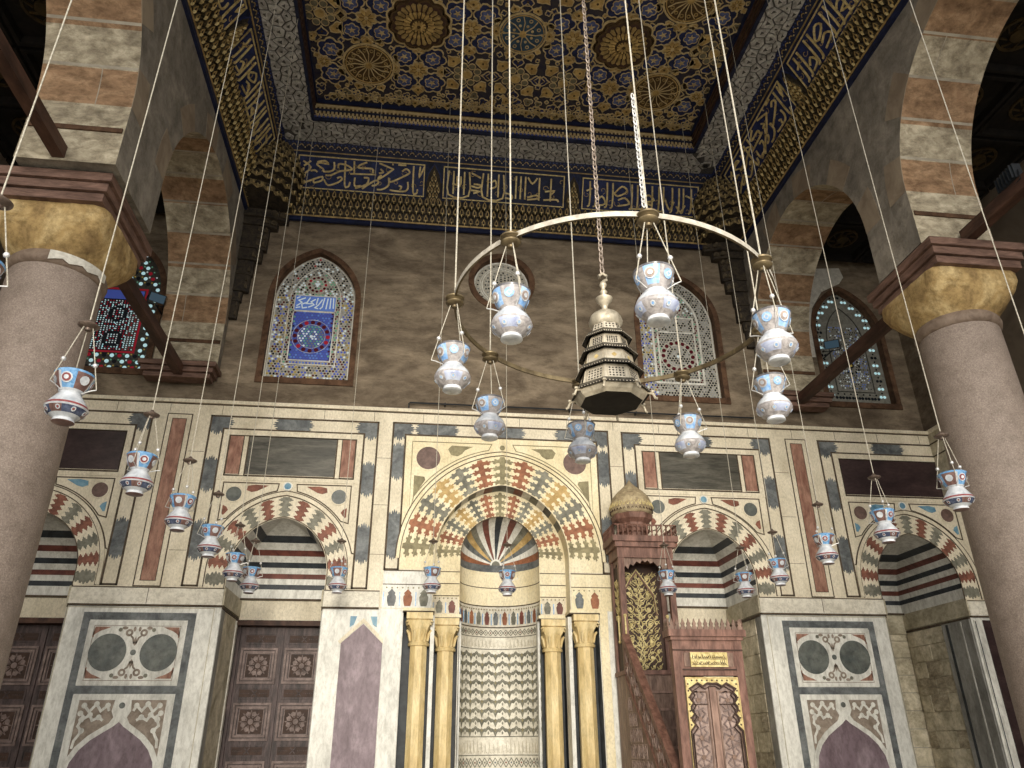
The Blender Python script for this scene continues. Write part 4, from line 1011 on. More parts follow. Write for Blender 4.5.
for nm, F, a, b in side_frames():
    if nm == 'front': continue
    S, L = slope(F, .2, 11.18, .52, 11.85)
    c = (a+b)/2
    sets = {'back': [THU, kufic(), verts_panel()], 'left': [verts_panel(), THU, verts_panel()], 'right': [THU, verts_panel(), THU]}[nm]
    if nm == 'left': sets = sets[::-1]
    for k, st in zip((-2.76, 0, 2.76), sets): panel(pn, S, L, c+k-1.2, c+k+1.2, st, flip=(nm == 'right'), ground='navy' if nm != 'back' or k else 'navy_dull')
    for k in (-1.38, 1.38): pendant(pn, S, c+k, L)
    S2, L2 = slope(F, .52, 11.85, .62, 12.03)
    pn.line(S2, [(a+.6, .01), (b-.6, .01)], .018, 0, .02, 'gold_dark'); pn.line(S2, [(a+.6, L2-.01), (b-.6, L2-.01)], .016, 0, .02, 'navy')
    n = int((b-a-1.2)/.14)
    for i in range(n):
        u = a+.65+i*.14; pn.ring(S2, u, L2*.5, .028, .042, 0, .01, 'gold_dark', n=8, a0=0, a1=pi); pn.disc(S2, u+.07, L2*.4, .012, 0, .012, 'gold_dull', n=5)
    for i in range(int((b-a-1.2)/.07)): pn.disc(S2, a+.63+i*.07, L2*.82, .012, 0, .008, 'navy_light', n=4)
pn.build('inscription_band', bpy.data.objects['trim_4'])
# corner muqarnas: shells across the corners with stepped pendants below
cm = MB()
for sg in (-1, 1):
    F = lambda u, v, w, sg=sg: (sg*(4.85-u), -w, v)
    # diagonal quarter shells
    for r_ in range(7):
        z = 10.72+.165*r_; R_ = (.82, .86, .86, .8, .7, .54, .34)[r_]; n = 7; zo = z-10.72; ofz = .03+min(zo, .46)/.46*.17+max(0, zo-.46)/.67*.32
        for i in range(n):
            a0 = (pi/2)*(i+.5*(r_ % 2))/n
            if a0+pi/2/n > pi/2+.01: continue
            a1 = a0+pi/2/n; am = (a0+a1)/2; rr = R_; off = ofz+.02
            P = lambda a, z_, k: (sg*(4.85-off-rr*(1-k)*cos(a)*1), -off-rr*(1-k)*sin(a), z_)
            cm.add([P(a0, z, 0), P(a1, z, 0), P(a1, z+.1, 0), P(am, z+.17, .08), P(a0, z+.1, 0), P(am, z-.05, .03)], [(0, 1, 2, 3, 4), (0, 5, 1)], 'muq_shell')
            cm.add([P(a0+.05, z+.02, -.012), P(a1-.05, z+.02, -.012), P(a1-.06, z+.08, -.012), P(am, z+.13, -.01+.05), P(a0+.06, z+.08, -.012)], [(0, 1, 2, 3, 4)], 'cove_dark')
            cm.add([P(am-.02, z+.02, -.02), P(am+.02, z+.02, -.02), P(am, z-.07, -.03), P(am, z+.02, -.06)], [(0, 1, 3), (0, 3, 2), (1, 2, 3)], 'gold_dull')
        vs = [(sg*4.85, 0, z)]+[(sg*(4.85-ofz-R_*.97*cos(pi/2*i/8)), -ofz-R_*.97*sin(pi/2*i/8), z) for i in range(9)]
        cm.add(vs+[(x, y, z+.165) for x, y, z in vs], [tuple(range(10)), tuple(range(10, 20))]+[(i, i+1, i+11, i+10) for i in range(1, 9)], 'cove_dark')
    # stepped consoles on the wall under the corner
    tiers = [(10.66, 10.5, .78), (10.5, 10.34, .6), (10.34, 9.85, .46), (9.85, 9.6, .4), (9.6, 9.3, .28), (9.3, 8.95, .26), (8.95, 8.75, .16), (8.75, 8.4, .13)]
    for z1, z0, e in tiers:
        d = e*.3; x = [sg*4.85, sg*(4.85-e), sg*(4.85-e), sg*(4.85-e*.75)]
        base = [(sg*4.85, .05), (sg*(4.85-e), .05), (sg*(4.85-e), -d*.35), (sg*(4.85-e*.6), -d*.9), (sg*4.85, -d)]
        n = 5; cm.add([(x_, y_, z0) for x_, y_ in base]+[(x_, y_, z1) for x_, y_ in base], [tuple(range(5)), tuple(range(5, 10))]+[(i, (i+1) % 5, (i+1) % 5+5, i+5) for i in range(5)], 'cove_dark')
        S = lambda u, v, w, e=e, d=d: (sg*(4.85-e*.6-(e*.4)*u), -d*.9+(d*.55)*u-w, v)
        for q in range(max(1, int((z1-z0)/.16))):
            zz = z0+.05+q*.16
            for u in ((.25, .75) if e > .3 else (.5,)):
                cm.prism(S, [(u-.2, zz), (u+.2, zz), (u+.2, zz+.06), (u, zz+.12), (u-.2, zz+.06)], .0, .03, 'muq_dark')
        cm.add([(x_, y_-.012, z0-.012) for x_, y_ in base]+[(x_, y_-.012, z0+.02) for x_, y_ in base], [tuple(range(5))]+[(i, (i+1) % 5, (i+1) % 5+5, i+5) for i in range(5)], 'cove_dark')
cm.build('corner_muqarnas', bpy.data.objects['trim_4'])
# silver soffit cells (relief star net) and mouldings
sv = MB(); random.seed(9)
for nm, F, a, b in side_frames():
    if nm == 'front': continue
    S = lambda u, v, w, F=F: F(u, 12.03-w, v)
    hx = .2; jit = {}
    def hv(i, j_, k_):       # shared jittered hexagon corners
        cu, cv = a+.72+hx*(i+.5*(j_ % 2)), .68+j_*hx*.866
        an = pi/6+k_*pi/3; p_ = (cu+hx*.577*cos(an), cv+hx*.577*sin(an)); key = (round(p_[0], 2), round(p_[1], 2))
        if key not in jit: jit[key] = (random.uniform(-.04, .04), random.uniform(-.04, .04))
        return (p_[0]+jit[key][0], p_[1]+jit[key][1])
    for i in range(int((b-a-1.4)/hx)):
        for j_ in range(4):
            P_ = [hv(i, j_, k_) for k_ in range(6)]; c0 = (sum(q[0] for q in P_)/6, sum(q[1] for q in P_)/6)
            if not (a+c0[1] < c0[0] < b-c0[1]+.02): continue
            P_ = [(c0[0]+(x-c0[0])*.86, min(1.19, max(.63, c0[1]+(y-c0[1])*.86))) for x, y in P_]
            sv.prism(S, P_, 0, .02, 'silver_cell'); sv.prism(S, [(c0[0]+(x-c0[0])*.4, c0[1]+(y-c0[1])*.4) for x, y in P_[::2]], .02, .026, 'silver_soffit')
    # inner moulding : dentil stripes
    S3 = lambda u, v, w, F=F: F(u, v, 1.2+w)
    sv.prism(S3, [(a+1.2, 12.0), (b-1.2, 12.0), (b-1.2, 12.06), (a+1.2, 12.06)], -.02, .03, 'navy_dull')
    sv.prism(S3, [(a+1.2, 12.42), (b-1.2, 12.42), (b-1.2, 12.5), (a+1.2, 12.5)], 0, .05, 'blue_line')
    if nm == 'back':
        for z, m_ in ((12.1, 'ceil_tan'), (12.33, 'ceil_tan'), (12.22, 'navy_dull')): sv.prism(S3, [(a+1.2, z), (b-1.2, z), (b-1.2, z+.055), (a+1.2, z+.055)], 0, .03, m_)
        for i in range(int(7.3/.075)):
            u = a+1.22+i*.075; sv.rect(S3, u, 12.16, u+.04, 12.22, 0, .03, 'ceil_tan'); sv.rect(S3, u, 12.28, u+.03, 12.33, 0, .03, 'ceil_tan'); sv.rect(S3, u+.01, 12.11, u+.025, 12.15, .03, .034, 'navy')
            sv.rect(S3, u, 12.06, u+.045, 12.095, 0, .035, 'navy_light')
    else:
        for z in (12.12, 12.24, 12.34): sv.prism(S3, [(a+1.2, z), (b-1.2, z), (b-1.2, z+.03), (a+1.2, z+.03)], 0, .03, 'inlay_maroon_dark')
        for i in range(int(7.3/.15)): u = a+1.22+i*.15; sv.disc(S3, u, 12.19, .025, 0, .03, 'ceil_brown', n=6)
sv.build('soffit_relief', bpy.data.objects['trim_4'])
# painted ceiling
ce = MB(); ZC = 12.5
ce.quad((-3.65, -8.5, ZC), (3.65, -8.5, ZC), (3.65, -1.2, ZC), (-3.65, -1.2, ZC), 'ceil_ground')
FCe = lambda u, v, w: (u, v, ZC-w)
def scallop(c, r, n, amp, k=6, rot=0):
    pts = []
    for i in range(n*k):
        a = 2*pi*i/(n*k); pts.append((c[0]+(r+amp*abs(sin(n*a/2)))*cos(a+rot), c[1]+(r+amp*abs(sin(n*a/2)))*sin(a+rot)))
    return pts
def outlined(pts, m, w, ol='ceil_tan', wd=.02):
    cc_ = (sum(p[0] for p in pts)/len(pts), sum(p[1] for p in pts)/len(pts)); OCC.append((cc_, max(math.hypot(p[0]-cc_[0], p[1]-cc_[1]) for p in pts)))
    ce.prism(FCe, pts, 0, w, m); ce.line(FCe, pts, wd, 0, w+.008, ol, closed=True)
OCC = []
def inb(c, m=.12): return abs(c[0]) < 3.62-m and -8.45+m < c[1] < -1.25-m
def rosette(c, r=.13, m='ceil_ochre'):
    outlined(scallop(c, r, 8, r*.35, 4), m, .02); ce.disc(FCe, *c, r*.25, .02, .035, 'ceil_tan', n=8)
    for k in range(8): a = k*pi/4; ce.line(FCe, [(c[0]+r*.3*cos(a), c[1]+r*.3*sin(a)), (c[0]+r*1.1*cos(a), c[1]+r*1.1*sin(a))], .008, .02, .026, 'ceil_brown')
def blue_motif(c, rot=0, r=.19):
    if not inb(c): return
    outlined(scallop(c, r, 6, .05, 4, rot), 'navy', .012)
    outlined(scallop(c, r*.55, 6, .03, 4, rot+.5), 'navy_light2', .018, wd=.012)
    pts = [(c[0]+(.07 if i % 2 == 0 else .025)*cos(rot+pi*i/5), c[1]+(.07 if i % 2 == 0 else .025)*sin(rot+pi*i/5)) for i in range(10)]
    ce.prism(FCe, pts, 0, .03, 'ceil_tan')
def spade(c, rot, m='ceil_ochre', s=1.):
    if not inb(c, .1): return
    q = [(-.1, -.1), (.1, -.1), (.15, -.02), (.1, .05), (.04, .09), (0, .16), (-.04, .09), (-.1, .05), (-.15, -.02)]
    outlined([(c[0]+s*(x*cos(rot)-y*sin(rot)), c[1]+s*(x*sin(rot)+y*cos(rot))) for x, y in q], m, .012, wd=.014); ce.disc(FCe, *c, .022, .012, .02, 'ceil_brown', n=6)
ax, ay = .875, .97
for j_ in range(0, 7):
    for i in range(-4, 5):
        c = (i*ax, -2.15-j_*ay); ai = abs(i)
        if not inb(c, 0): 
            pass
        kind = None
        if j_ % 2 == 0: kind = {0: 'plain', 1: 'orange', 2: 'gold', 3: 'dim', 4: 'gold'}[ai]
        else: kind = {0: 'blue', 1: 'gold', 2: 'big', 3: 'gold', 4: 'orange'}[ai]
        if j_ == 3 or j_ == 5: kind = {'blue': 'big', 'big': 'blue'}.get(kind, kind)
        if c[1] < -8.2: continue
        if kind == 'gold' and ai < 4:
            rosette(c, .13)
            for sx in (-1, 1):
                for sy in (-1, 1): blue_motif((c[0]+sx*.25, c[1]+sy*.265), rot=sx*sy*.4)
            for a in range(4): spade((c[0]+.42*cos(a*pi/2), c[1]+.46*sin(a*pi/2)), a*pi/2-pi/2, s=.85)
        elif kind == 'gold':
            rosette((c[0]-math.copysign(.1, i), c[1]), .09)
            for sy in (-1, 1): blue_motif((c[0]-math.copysign(.24, i), c[1]+sy*.265))
        elif kind in ('orange', 'plain'):
            if ai == 4: c = (math.copysign(3.38, i), c[1])
            ce.disc(FCe, *c, .075, 0, .03, 'ceil_ochre', n=14); ce.ring(FCe, *c, .075, .095, 0, .024, 'ceil_tan', n=16)
            for k in range(8):
                a = k*pi/4+pi/8; q = (c[0]+.19*cos(a), c[1]+.19*sin(a))
                if not inb(q, .05): continue
                outlined([(q[0]+.065*cos(t*pi/4), q[1]+.065*sin(t*pi/4)) for t in range(8)], 'ceil_tan2', .012, wd=.012)
            for k in range(4):
                a = k*pi/2+pi/4; q = (c[0]+.37*cos(a), c[1]+.37*sin(a)); spade(q, a-pi/2, 'ceil_ochre', .9)
            for k in range(4): a = k*pi/2; spade((c[0]+.36*cos(a), c[1]+.36*sin(a)), a+pi/2, 'navy', .7)
        elif kind in ('dim', 'blue'):
            R_ = .44 if kind == 'dim' else .4; g_ = 'ceil_brown' if kind == 'dim' else 'ceil_blue_dark'
            outlined([(c[0]+R_*cos(2*pi*t/36), c[1]+R_*sin(2*pi*t/36)) for t in range(36)], g_, .015, wd=.03)
            ce.ring(FCe, *c, R_*.88, R_*.92, .015, .025, 'ceil_ochre', n=36)
            n_ = 16 if kind == 'dim' else 8
            for k in range(n_):
                a = 2*pi*k/n_; ce.line(FCe, [(c[0]+.06*cos(a), c[1]+.06*sin(a)), (c[0]+R_*.55*cos(a+.04), c[1]+R_*.55*sin(a+.04)), (c[0]+R_*.85*cos(a-.08), c[1]+R_*.85*sin(a-.08))], .016, .015, .026, 'ceil_tan')
                q = (c[0]+R_*.7*cos(a+pi/n_), c[1]+R_*.7*sin(a+pi/n_)); ce.ring(FCe, *q, .022, .036, .015, .024, 'gold_dark' if kind == 'dim' else 'ceil_tan', n=7)
                if kind == 'blue': ce.disc(FCe, c[0]+R_*.42*cos(a+pi/8), c[1]+R_*.42*sin(a+pi/8), .026, .015, .025, 'ceil_tan', n=6)
            ce.disc(FCe, *c, .06, .015, .04, 'ceil_ochre', n=12)
            for k in range(8): a = k*pi/4+pi/8; spade((c[0]+(R_+.1)*cos(a), c[1]+(R_+.1)*sin(a)), a-pi/2, 'ceil_ochre', .55)
        elif kind == 'big':
            outlined(scallop(c, .5, 12, .05, 5), 'ceil_brown', .02, wd=.03); outlined(scallop(c, .42, 12, .05, 5), 'inlay_maroon_dark', .05, 'ceil_brown', wd=.03)
            for R_, n_, l_, w_ in ((.41, 24, .14, .05), (.27, 20, .12, .07)):
                for k in range(n_):
                    a = 2*pi*k/n_; t_ = 2*pi/n_*.38
                    q = [(c[0]+(R_-l_)*cos(a-t_*.7), c[1]+(R_-l_)*sin(a-t_*.7)), (c[0]+(R_-.03)*cos(a-t_), c[1]+(R_-.03)*sin(a-t_)), (c[0]+R_*cos(a), c[1]+R_*sin(a)), (c[0]+(R_-.03)*cos(a+t_), c[1]+(R_-.03)*sin(a+t_)), (c[0]+(R_-l_)*cos(a+t_*.7), c[1]+(R_-l_)*sin(a+t_*.7))]
                    ce.prism(FCe, q, .05, w_+.02, 'ceil_ochre' if R_ < .3 else 'gold_dark')
            ce.disc(FCe, *c, .13, .05, .1, 'ceil_brown', n=20)
            for k in range(12): a = 2*pi*k/12; ce.line(FCe, [(c[0]+.03*cos(a), c[1]+.03*sin(a)), (c[0]+.12*cos(a), c[1]+.12*sin(a))], .03, .1, .115, 'ceil_ochre')
            for sx in (-1, 1):
                for sy in (-1, 1): blue_motif((c[0]+sx*.5, c[1]+sy*.48), r=.12) if 0 else None
# small gilt leaves filling the gaps
random.seed(31)
for sz in (.1, .075, .055, .04):
    for q in range(4200):
        c = (random.uniform(-3.58, 3.58), random.uniform(-8.4, -1.3))
        if all((c[0]-o[0][0])**2+(c[1]-o[0][1])**2 > (o[1]*.93+sz)**2 for o in OCC):
            outlined(scallop(c, sz*.62, 3 if sz > .06 else 4, sz*.35, 4, random.random()*6), random.choice(['ceil_ochre', 'navy', 'navy', 'ceil_tan2']), .012, wd=.012)
            if sz > .06: ce.disc(FCe, *c, .02, .012, .02, 'ceil_brown', n=5)
# strapwork lines between the lattice points
for j_ in range(0, 13):
    for i in range(-8, 9):
        c = (i*ax/2, -1.67-j_*ay/2)
        if (i+j_) % 2 == 0 and inb(c, .05): ce.line(FCe, [(c[0]-.1, c[1]), (c[0], c[1]+.1), (c[0]+.1, c[1]), (c[0], c[1]-.1)], .012, 0, .02, 'ceil_tan', closed=True)
for u in [x*.3 for x in range(-11, 12)]: spade((u, -1.36), 0, 'ceil_ochre', .6); blue_motif((u+.15, -1.42), r=.07)
ceil = ce.build('ceiling', kind='structure')
# structure over the aisles
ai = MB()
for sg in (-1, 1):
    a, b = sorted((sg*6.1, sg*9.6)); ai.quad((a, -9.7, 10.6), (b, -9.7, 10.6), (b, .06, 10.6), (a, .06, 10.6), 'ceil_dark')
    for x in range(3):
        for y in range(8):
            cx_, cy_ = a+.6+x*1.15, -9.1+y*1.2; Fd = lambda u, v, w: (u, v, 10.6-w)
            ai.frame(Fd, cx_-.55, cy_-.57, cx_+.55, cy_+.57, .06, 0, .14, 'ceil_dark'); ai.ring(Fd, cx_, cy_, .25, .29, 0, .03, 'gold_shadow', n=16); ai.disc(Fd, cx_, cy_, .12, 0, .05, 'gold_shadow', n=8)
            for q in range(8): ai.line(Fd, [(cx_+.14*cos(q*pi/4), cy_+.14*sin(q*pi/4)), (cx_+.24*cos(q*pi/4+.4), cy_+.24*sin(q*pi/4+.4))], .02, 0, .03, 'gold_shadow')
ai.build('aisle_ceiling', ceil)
ow = MB()
pass
for sg, nm_ in ((-1, 'wall_far_left'), (1, 'wall_far_right')):
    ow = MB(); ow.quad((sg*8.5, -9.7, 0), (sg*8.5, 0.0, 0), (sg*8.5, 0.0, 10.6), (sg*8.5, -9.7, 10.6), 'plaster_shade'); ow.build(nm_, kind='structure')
fl = MB(); fl.quad((-14, -22, 0), (14, -22, 0), (14, 1.6, 0), (-14, 1.6, 0), 'floor_stone'); fl.build('floor', kind='structure')
rf = MB(); rf.quad((-9.6, -9.8, 12.9), (9.6, -9.8, 12.9), (9.6, .5, 12.9), (-9.6, .5, 12.9), 'ceil_dark'); rf.quad((-9.6, .28, 6.8), (9.6, .28, 6.8), (9.6, .28, 12.9), (-9.6, .28, 12.9), 'ceil_dark')
rf.build('roof_slab', ceil)
# ------------------------------------------------------------------ minbar
mb_ = thing('wooden_pulpit', 'tall red-brown wooden stepped pulpit with onion dome and gilded panels beside the prayer niche', 'pulpit', (0, 0, 0))
XL, XR, YF = 1.73, 2.60, -2.8
def scrolls(mb, F, u0, v0, u1, v1, w0, w1, m, th=.016, step=.16, seed=1):
    random.seed(seed); c = (u0+u1)/2; v = v0+step/2
    while v < v1-step*.3:
        half = (u1-u0)/2
        for sx in (-1, 1):
            k = max(1, int(half/(step*.8)))
            for q in range(k):
                cu, r = c+sx*(q+.5)*half/k, min(half/k, step)*.46
                a0 = random.choice((0, pi/2, pi))
                mb.line(F, [(cu+sx*r*(1-t/11)*cos(a0+t*.62), v+r*(1-t/11)*sin(a0+t*.62)) for t in range(10)], th, w0, w1, m)
                mb.disc(F, cu, v, r*.28, w0, w1, m, n=5)
                mb.line(F, [(cu-sx*r, v-step*.5), (cu+sx*r*.2, v-step*.1), (cu+sx*r, v+step*.45)], th*.8, w0, w1, m)
        mb.line(F, [(c, v-step/2), (c-half*.12, v), (c, v+step/2), (c+half*.12, v), (c, v-step/2)], th*.8, w0, w1, m)
        v += step
# portal
q = MB()
for a, b in ((XL, XL+.1), (XR-.1, XR)): q.box(a, b, YF, YF+.12, 0, 2.72, 'minbar_red')
q.box(XL+.1, XR-.1, YF+.005, YF+.115, 2.32, 2.72, 'minbar_red')
FM = FB(YF)
q.rect(FM, XL+.1, 2.38, XR-.1, 2.395, 0, .012, 'minbar_dark'); q.rect(FM, XL, 2.6, XR, 2.615, 0, .015, 'minbar_dark')
for u in (XL+.13, XR-.2): q.rect(FM, u, 2.42, u+.07, 2.575, 0, .008, 'minbar_wood')
q.build('portal_frame', mb_)
q = MB(); q.box(XL-.02, XR+.02, YF-.03, YF+.15, 2.72, 2.76, 'minbar_red'); q.box(XL-.05, XR+.05, YF-.06, YF+.18, 2.76, 2.84, 'minbar_red'); q.build('portal_cornice', mb_)
q = MB(); n = 13
CREN = [(-.5, 0), (.5, 0), (.5, .25), (.28, .42), (.42, .62), (.2, .8), (0, 1.15), (-.2, .8), (-.42, .62), (-.28, .42), (-.5, .25)]
for i in range(n):
    u = XL-.03+(XR-XL+.06)*(i+.5)/n; q.prism(FB(YF-.03), [(u+x*.062, 2.84+y*.115) for x, y in CREN], -.02, 0, 'minbar_wood', back=True)
for i in range(4):
    y = YF+.0+.045*i; q.prism(lambda u, v, w: (XL-.04+w, u, v), [(y+x*.045, 2.84+z*.115) for x, z in CREN], 0, .02, 'minbar_wood', back=True); q.prism(lambda u, v, w: (XR+.02+w, u, v), [(y+x*.045, 2.84+z*.115) for x, z in CREN], 0, .02, 'minbar_wood', back=True)
q.build('cresting', mb_)
q = MB(); q.rect(FM, 1.94, 2.42, 2.39, 2.575, 0, .014, 'gold'); q.frame(FM, 1.935, 2.415, 2.395, 2.58, .012, 0, .022, 'gold'); random.seed(8)
for v in (2.445, 2.51):
    q.rect(FM, 1.95, v-.008, 2.38, v-.002, .014, .02, 'minbar_dark')
    for i in range(17):
        u = 1.962+i*.0245; h = random.uniform(.02, .05)
        q.line(FM, [(u, v+h), (u+.002, v+.01), (u+random.choice((-.012, .014)), v+.006), (u+.012, v+.02*random.random()+.01)], .006, .014, .019, 'minbar_dark')
q.build('inscription_plaque', mb_)
q = MB()
SC = []   # scalloped gilt surround
u0, u1 = 1.84, 2.49
edge = [(u0+.014, .3), (u0+.014, 1.72)]
for i in range(4): edge += [(u0+.045, 1.75+i*.115), (u0+.078, 1.79+i*.115), (u0+.045, 1.83+i*.115)]
top = [(u0+.09+i*(u1-u0-.18)/8, 2.2+(.035 if i % 2 else 0)+(.03 if i == 4 else 0)) for i in range(9)]
edge = edge+top+[(u0+u1-x, z) for x, z in reversed(edge)]
q.prism(FM, [(u0, .3), (u0, 2.3), (u1, 2.3), (u1, .3)]+edge[::-1], .005, .02, 'gold')
q.frame(FM, u0, .3, u1, 2.3, .012, .02, .03, 'gold_dull'); q.line(FM, edge, .02, .02, .03, 'minbar_dark'); q.line(FM, [(x+(.03 if x < 2.165 else -.03), z-.03) for x, z in edge], .008, .0, .024, 'minbar_dark')
for i in range(26):
    for x in (u0+.028, u1-.028):
        if i > 18: q.disc(FM, x, .4+i*.073, .012, .02, .024, 'minbar_dark', n=5)
for i in range(9): q.disc(FM, u0+.08+i*.062, 2.265, .012, .02, .024, 'minbar_dark', n=5)
q.build('gilt_surround', mb_)
q = MB(); FD = FB(YF+.03); q.rect(FD, 1.84, .02, 2.49, 2.3, 0, .012, 'minbar_carved')
for sx in (-1, 1):
    c = 2.165+sx*.18; q.frame(FD, c-.125, .3, c+.125, 2.15, .018, .012, .026, 'minbar_wood'); q.rect(FD, c-.11, 2.0, c+.11, 2.012, .012, .03, 'minbar_dark')
    for r_ in range(9):
        z = .45+r_*.2; 
        for k in range(6):
            a = k*pi/3+.3; q.line(FD, [(c+.03*cos(a), z+.03*sin(a)), (c+.09*cos(a+.3), z+.1*sin(a+.3)), (c+.1*cos(a+.9), z+.1*sin(a+.9))], .014, .012, .026, 'door_wood_light')
        q.disc(FD, c, z, .028, .012, .03, 'minbar_wood', n=6)
q.build('door_leaf', mb_)
q = MB(); q.rect(FD, 2.125, .02, 2.205, 2.19, .012, .05, 'minbar_pale'); q.build('door_astragal', mb_)
# stairs
q = MB()
for k in range(1, 10):
    y_, z = -.62-.25*k, 2.5-.235*k; q.box(XL+.05, XR-.05, y_, -.5, max(0, z-.235), z, 'minbar_wood'); q.box(XL+.05, XR-.05, y_-.02, y_+.02, z-.03, z+.002, 'minbar_pale')
q.build('staircase', mb_)
# side walls with sloped hand rails
for x, nm in ((XL, 0), (XR-.05, 1)):
    q = MB(); FSd = (lambda u, v, w: (XL+.02-w, u, v)) if nm == 0 else (lambda u, v, w: (XR-.02+w, u, v))
    sl = (3.02-1.12)/(-.66+2.7)
    zt = lambda y: 1.12+(y+2.7)*sl
    q.add([(x, -2.72, 0), (x, -.62, 0), (x, -.62, zt(-.62)), (x, -2.72, zt(-2.72)), (x+.05, -2.72, 0), (x+.05, -.62, 0), (x+.05, -.62, zt(-.62)), (x+.05, -2.72, zt(-2.72))], [(0, 1, 2, 3), (4, 7, 6, 5), (0, 4, 5, 1), (3, 2, 6, 7), (0, 3, 7, 4), (1, 5, 6, 2)], 'minbar_wood')
    q.build('side_panel', mb_)
    r = MB(); r.line(FSd, [(-2.72, zt(-2.72)-.02), (-.62, zt(-.62)-.02)], .07, -.06, .05, 'minbar_red'); r.line(FSd, [(-2.72, zt(-2.72)-.6), (-.62, zt(-.62)-.6)], .06, 0, .04, 'minbar_red'); r.build('hand_rail', mb_)
    r = MB()
    for i in range(12):
        y = -2.62+.17*i; z = zt(y)-.31
        for k in range(5):
            a = 2*pi*k/5+.3*i; r.line(FSd, [(y+.02*cos(a), z+.02*sin(a)), (y+.09*cos(a+.2), z+.14*sin(a+.2)), (y+.1*cos(a+.9), z+.16*sin(a+.9)+.05)], .014, .0, .03, 'minbar_carved')
        r.disc(FSd, y, z, .03, 0, .034, 'minbar_red', n=6)
        r.line(FSd, [(y+.085, zt(y+.085)-.56), (y+.085, zt(y+.085)-.06)], .01, 0, .03, 'minbar_red')
    for i in range(10):
        for jn in range(10):
            y, z = -2.55+.2*i, .3+.2*jn
            if z < zt(y)-.74:
                r.frame(FSd, y-.09, z-.09, y+.09, z+.09, .016, 0, .028, 'minbar_carved'); r.line(FSd, [(y-.06, z), (y, z+.06), (y+.06, z), (y, z-.06)], .014, 0, .03, 'minbar_carved', closed=True); r.disc(FSd, y, z, .02, 0, .03, 'minbar_carved', n=5)
    r.build('carved_lattice', mb_)
# pavilion
PX, PY = 2.165, -.36; x0, x1, y0, y1 = 1.73, 2.60, -.62, -.08
q = MB(); q.box(x0, x1, y0, y1, 0, 2.56, 'minbar_wood'); q.box(x0-.02, x1+.02, y0-.03, y1, 2.5, 2.56, 'minbar_red'); q.build('platform', mb_)
for a in (x0, x1-.09):
    for b in (y0, y1-.09):
        q = MB(); q.box(a, a+.09, b, b+.09, 2.56, 4.25, 'minbar_red'); q.build('post', mb_)
q = MB(); q.box(x0-.01, x1+.01, y0-.01, y1, 4.2, 4.36, 'minbar_red'); q.box(x0-.05, x1+.05, y0-.06, y1, 4.36, 4.44, 'minbar_red'); q.box(x0-.09, x1+.09, y0-.1, y1, 4.44, 4.53, 'minbar_red'); q.build('canopy_cornice', mb_)
VAL = lambda w: [(0, 0), (w, 0), (w, -.16), (w*.96, -.12), (w*.9, -.17), (w*.85, -.09), (w*.78, -.12), (w*.7, -.05), (w*.62, -.08), (w*.56, -.03), (w*.5, -.06), (w*.44, -.03), (w*.38, -.08), (w*.3, -.05), (w*.22, -.12), (w*.15, -.09), (w*.1, -.17), (w*.04, -.12), (0, -.16)]
q = MB(); q.prism(FB(y0+.03), [(x0+.09+x, 4.2+z) for x, z in VAL(x1-x0-.18)], -.02, 0, 'minbar_wood', back=True)
q.prism(lambda u, v, w: (x0+.03-w, u, v), [(y0+.09+x, 4.2+z) for x, z in VAL(y1-y0-.18)], -.02, 0, 'minbar_wood', back=True); q.build('scalloped_valance', mb_)
q = MB()
q.box(x0+.09, x1-.09, y1-.05, y1-.03, 2.56, 4.2, 'minbar_dark'); G_ = FB(y1-.05)
scrolls(q, G_, x0+.13, 2.6, x1-.14, 4.12, 0, .014, 'gold', th=.0085, step=.105, seed=5)
scrolls(q, G_, x0+.12, 2.66, x1-.15, 4.1, 0, .012, 'gold', th=.011, step=.24, seed=15)
ogv = [(x0+.12, 3.4), (x0+.15, 3.7), (x0+.28, 3.92), (PX-.03, 4.08), (x1-.35, 3.92), (x1-.2, 3.7), (x1-.17, 3.4)]
q.line(G_, ogv, .03, 0, .025, 'minbar_red'); q.line(G_, [(a, b+.03) for a, b in ogv], .012, 0, .03, 'gold')
q.build('gilt_back_panel', mb_)
q = MB(); q.box(x0+.03, x0+.045, y0+.09, y1-.09, 2.56, 4.1, 'minbar_dark'); scrolls(q, lambda u, v, w: (x0+.03-w, u, v), y0+.11, 3.25, y1-.11, 4.0, 0, .012, 'gold', th=.012, step=.13, seed=6); q.build('gilt_side_panel', mb_)
for x, y, z0_, z1_ in ((x0+.045+.3-.3, y0-.012, 2.75, 3.35), (x1-.15, y0+.05, 2.58, 3.35), (x0+.0, y0+.2, 2.95, 3.35)):
    q = MB(); q.lathe([(.012, 0), (.026, .02), (.012, .05), (.014, (z1_-z0_)*.5), (.012, z1_-z0_-.06), (.028, z1_-z0_-.02), (.02, z1_-z0_)], 'gold', n=8, c=(x, y, z0_))
    q.build('gilt_colonnette', mb_, smooth=40)
q = MB()
def pickets(mb, pts, z, h, n):
    (xa, ya), (xb, yb) = pts
    for i in range(n+1):
        t = i/n; x, y = xa+(xb-xa)*t, ya+(yb-ya)*t
        mb.lathe([(.016, 0), (.016, h*.1), (.009, h*.2), (.018, h*.45), (.009, h*.75), (.016, h*.85), (.016, h)], 'minbar_red', n=6, c=(x, y, z))
    mb.tube([(xa, ya, z+h), (xb, yb, z+h)], .011, 'minbar_red', n=6)
X0, X1, Y0_ = x0-.07, x1+.07, y0-.08
pickets(q, ((X0, Y0_), (X1, Y0_)), 4.53, .17, 13); pickets(q, ((X0, Y0_), (X0, -.08)), 4.53, .17, 8); pickets(q, ((X1, Y0_), (X1, -.08)), 4.53, .17, 8)
q.build('balustrade', mb_)
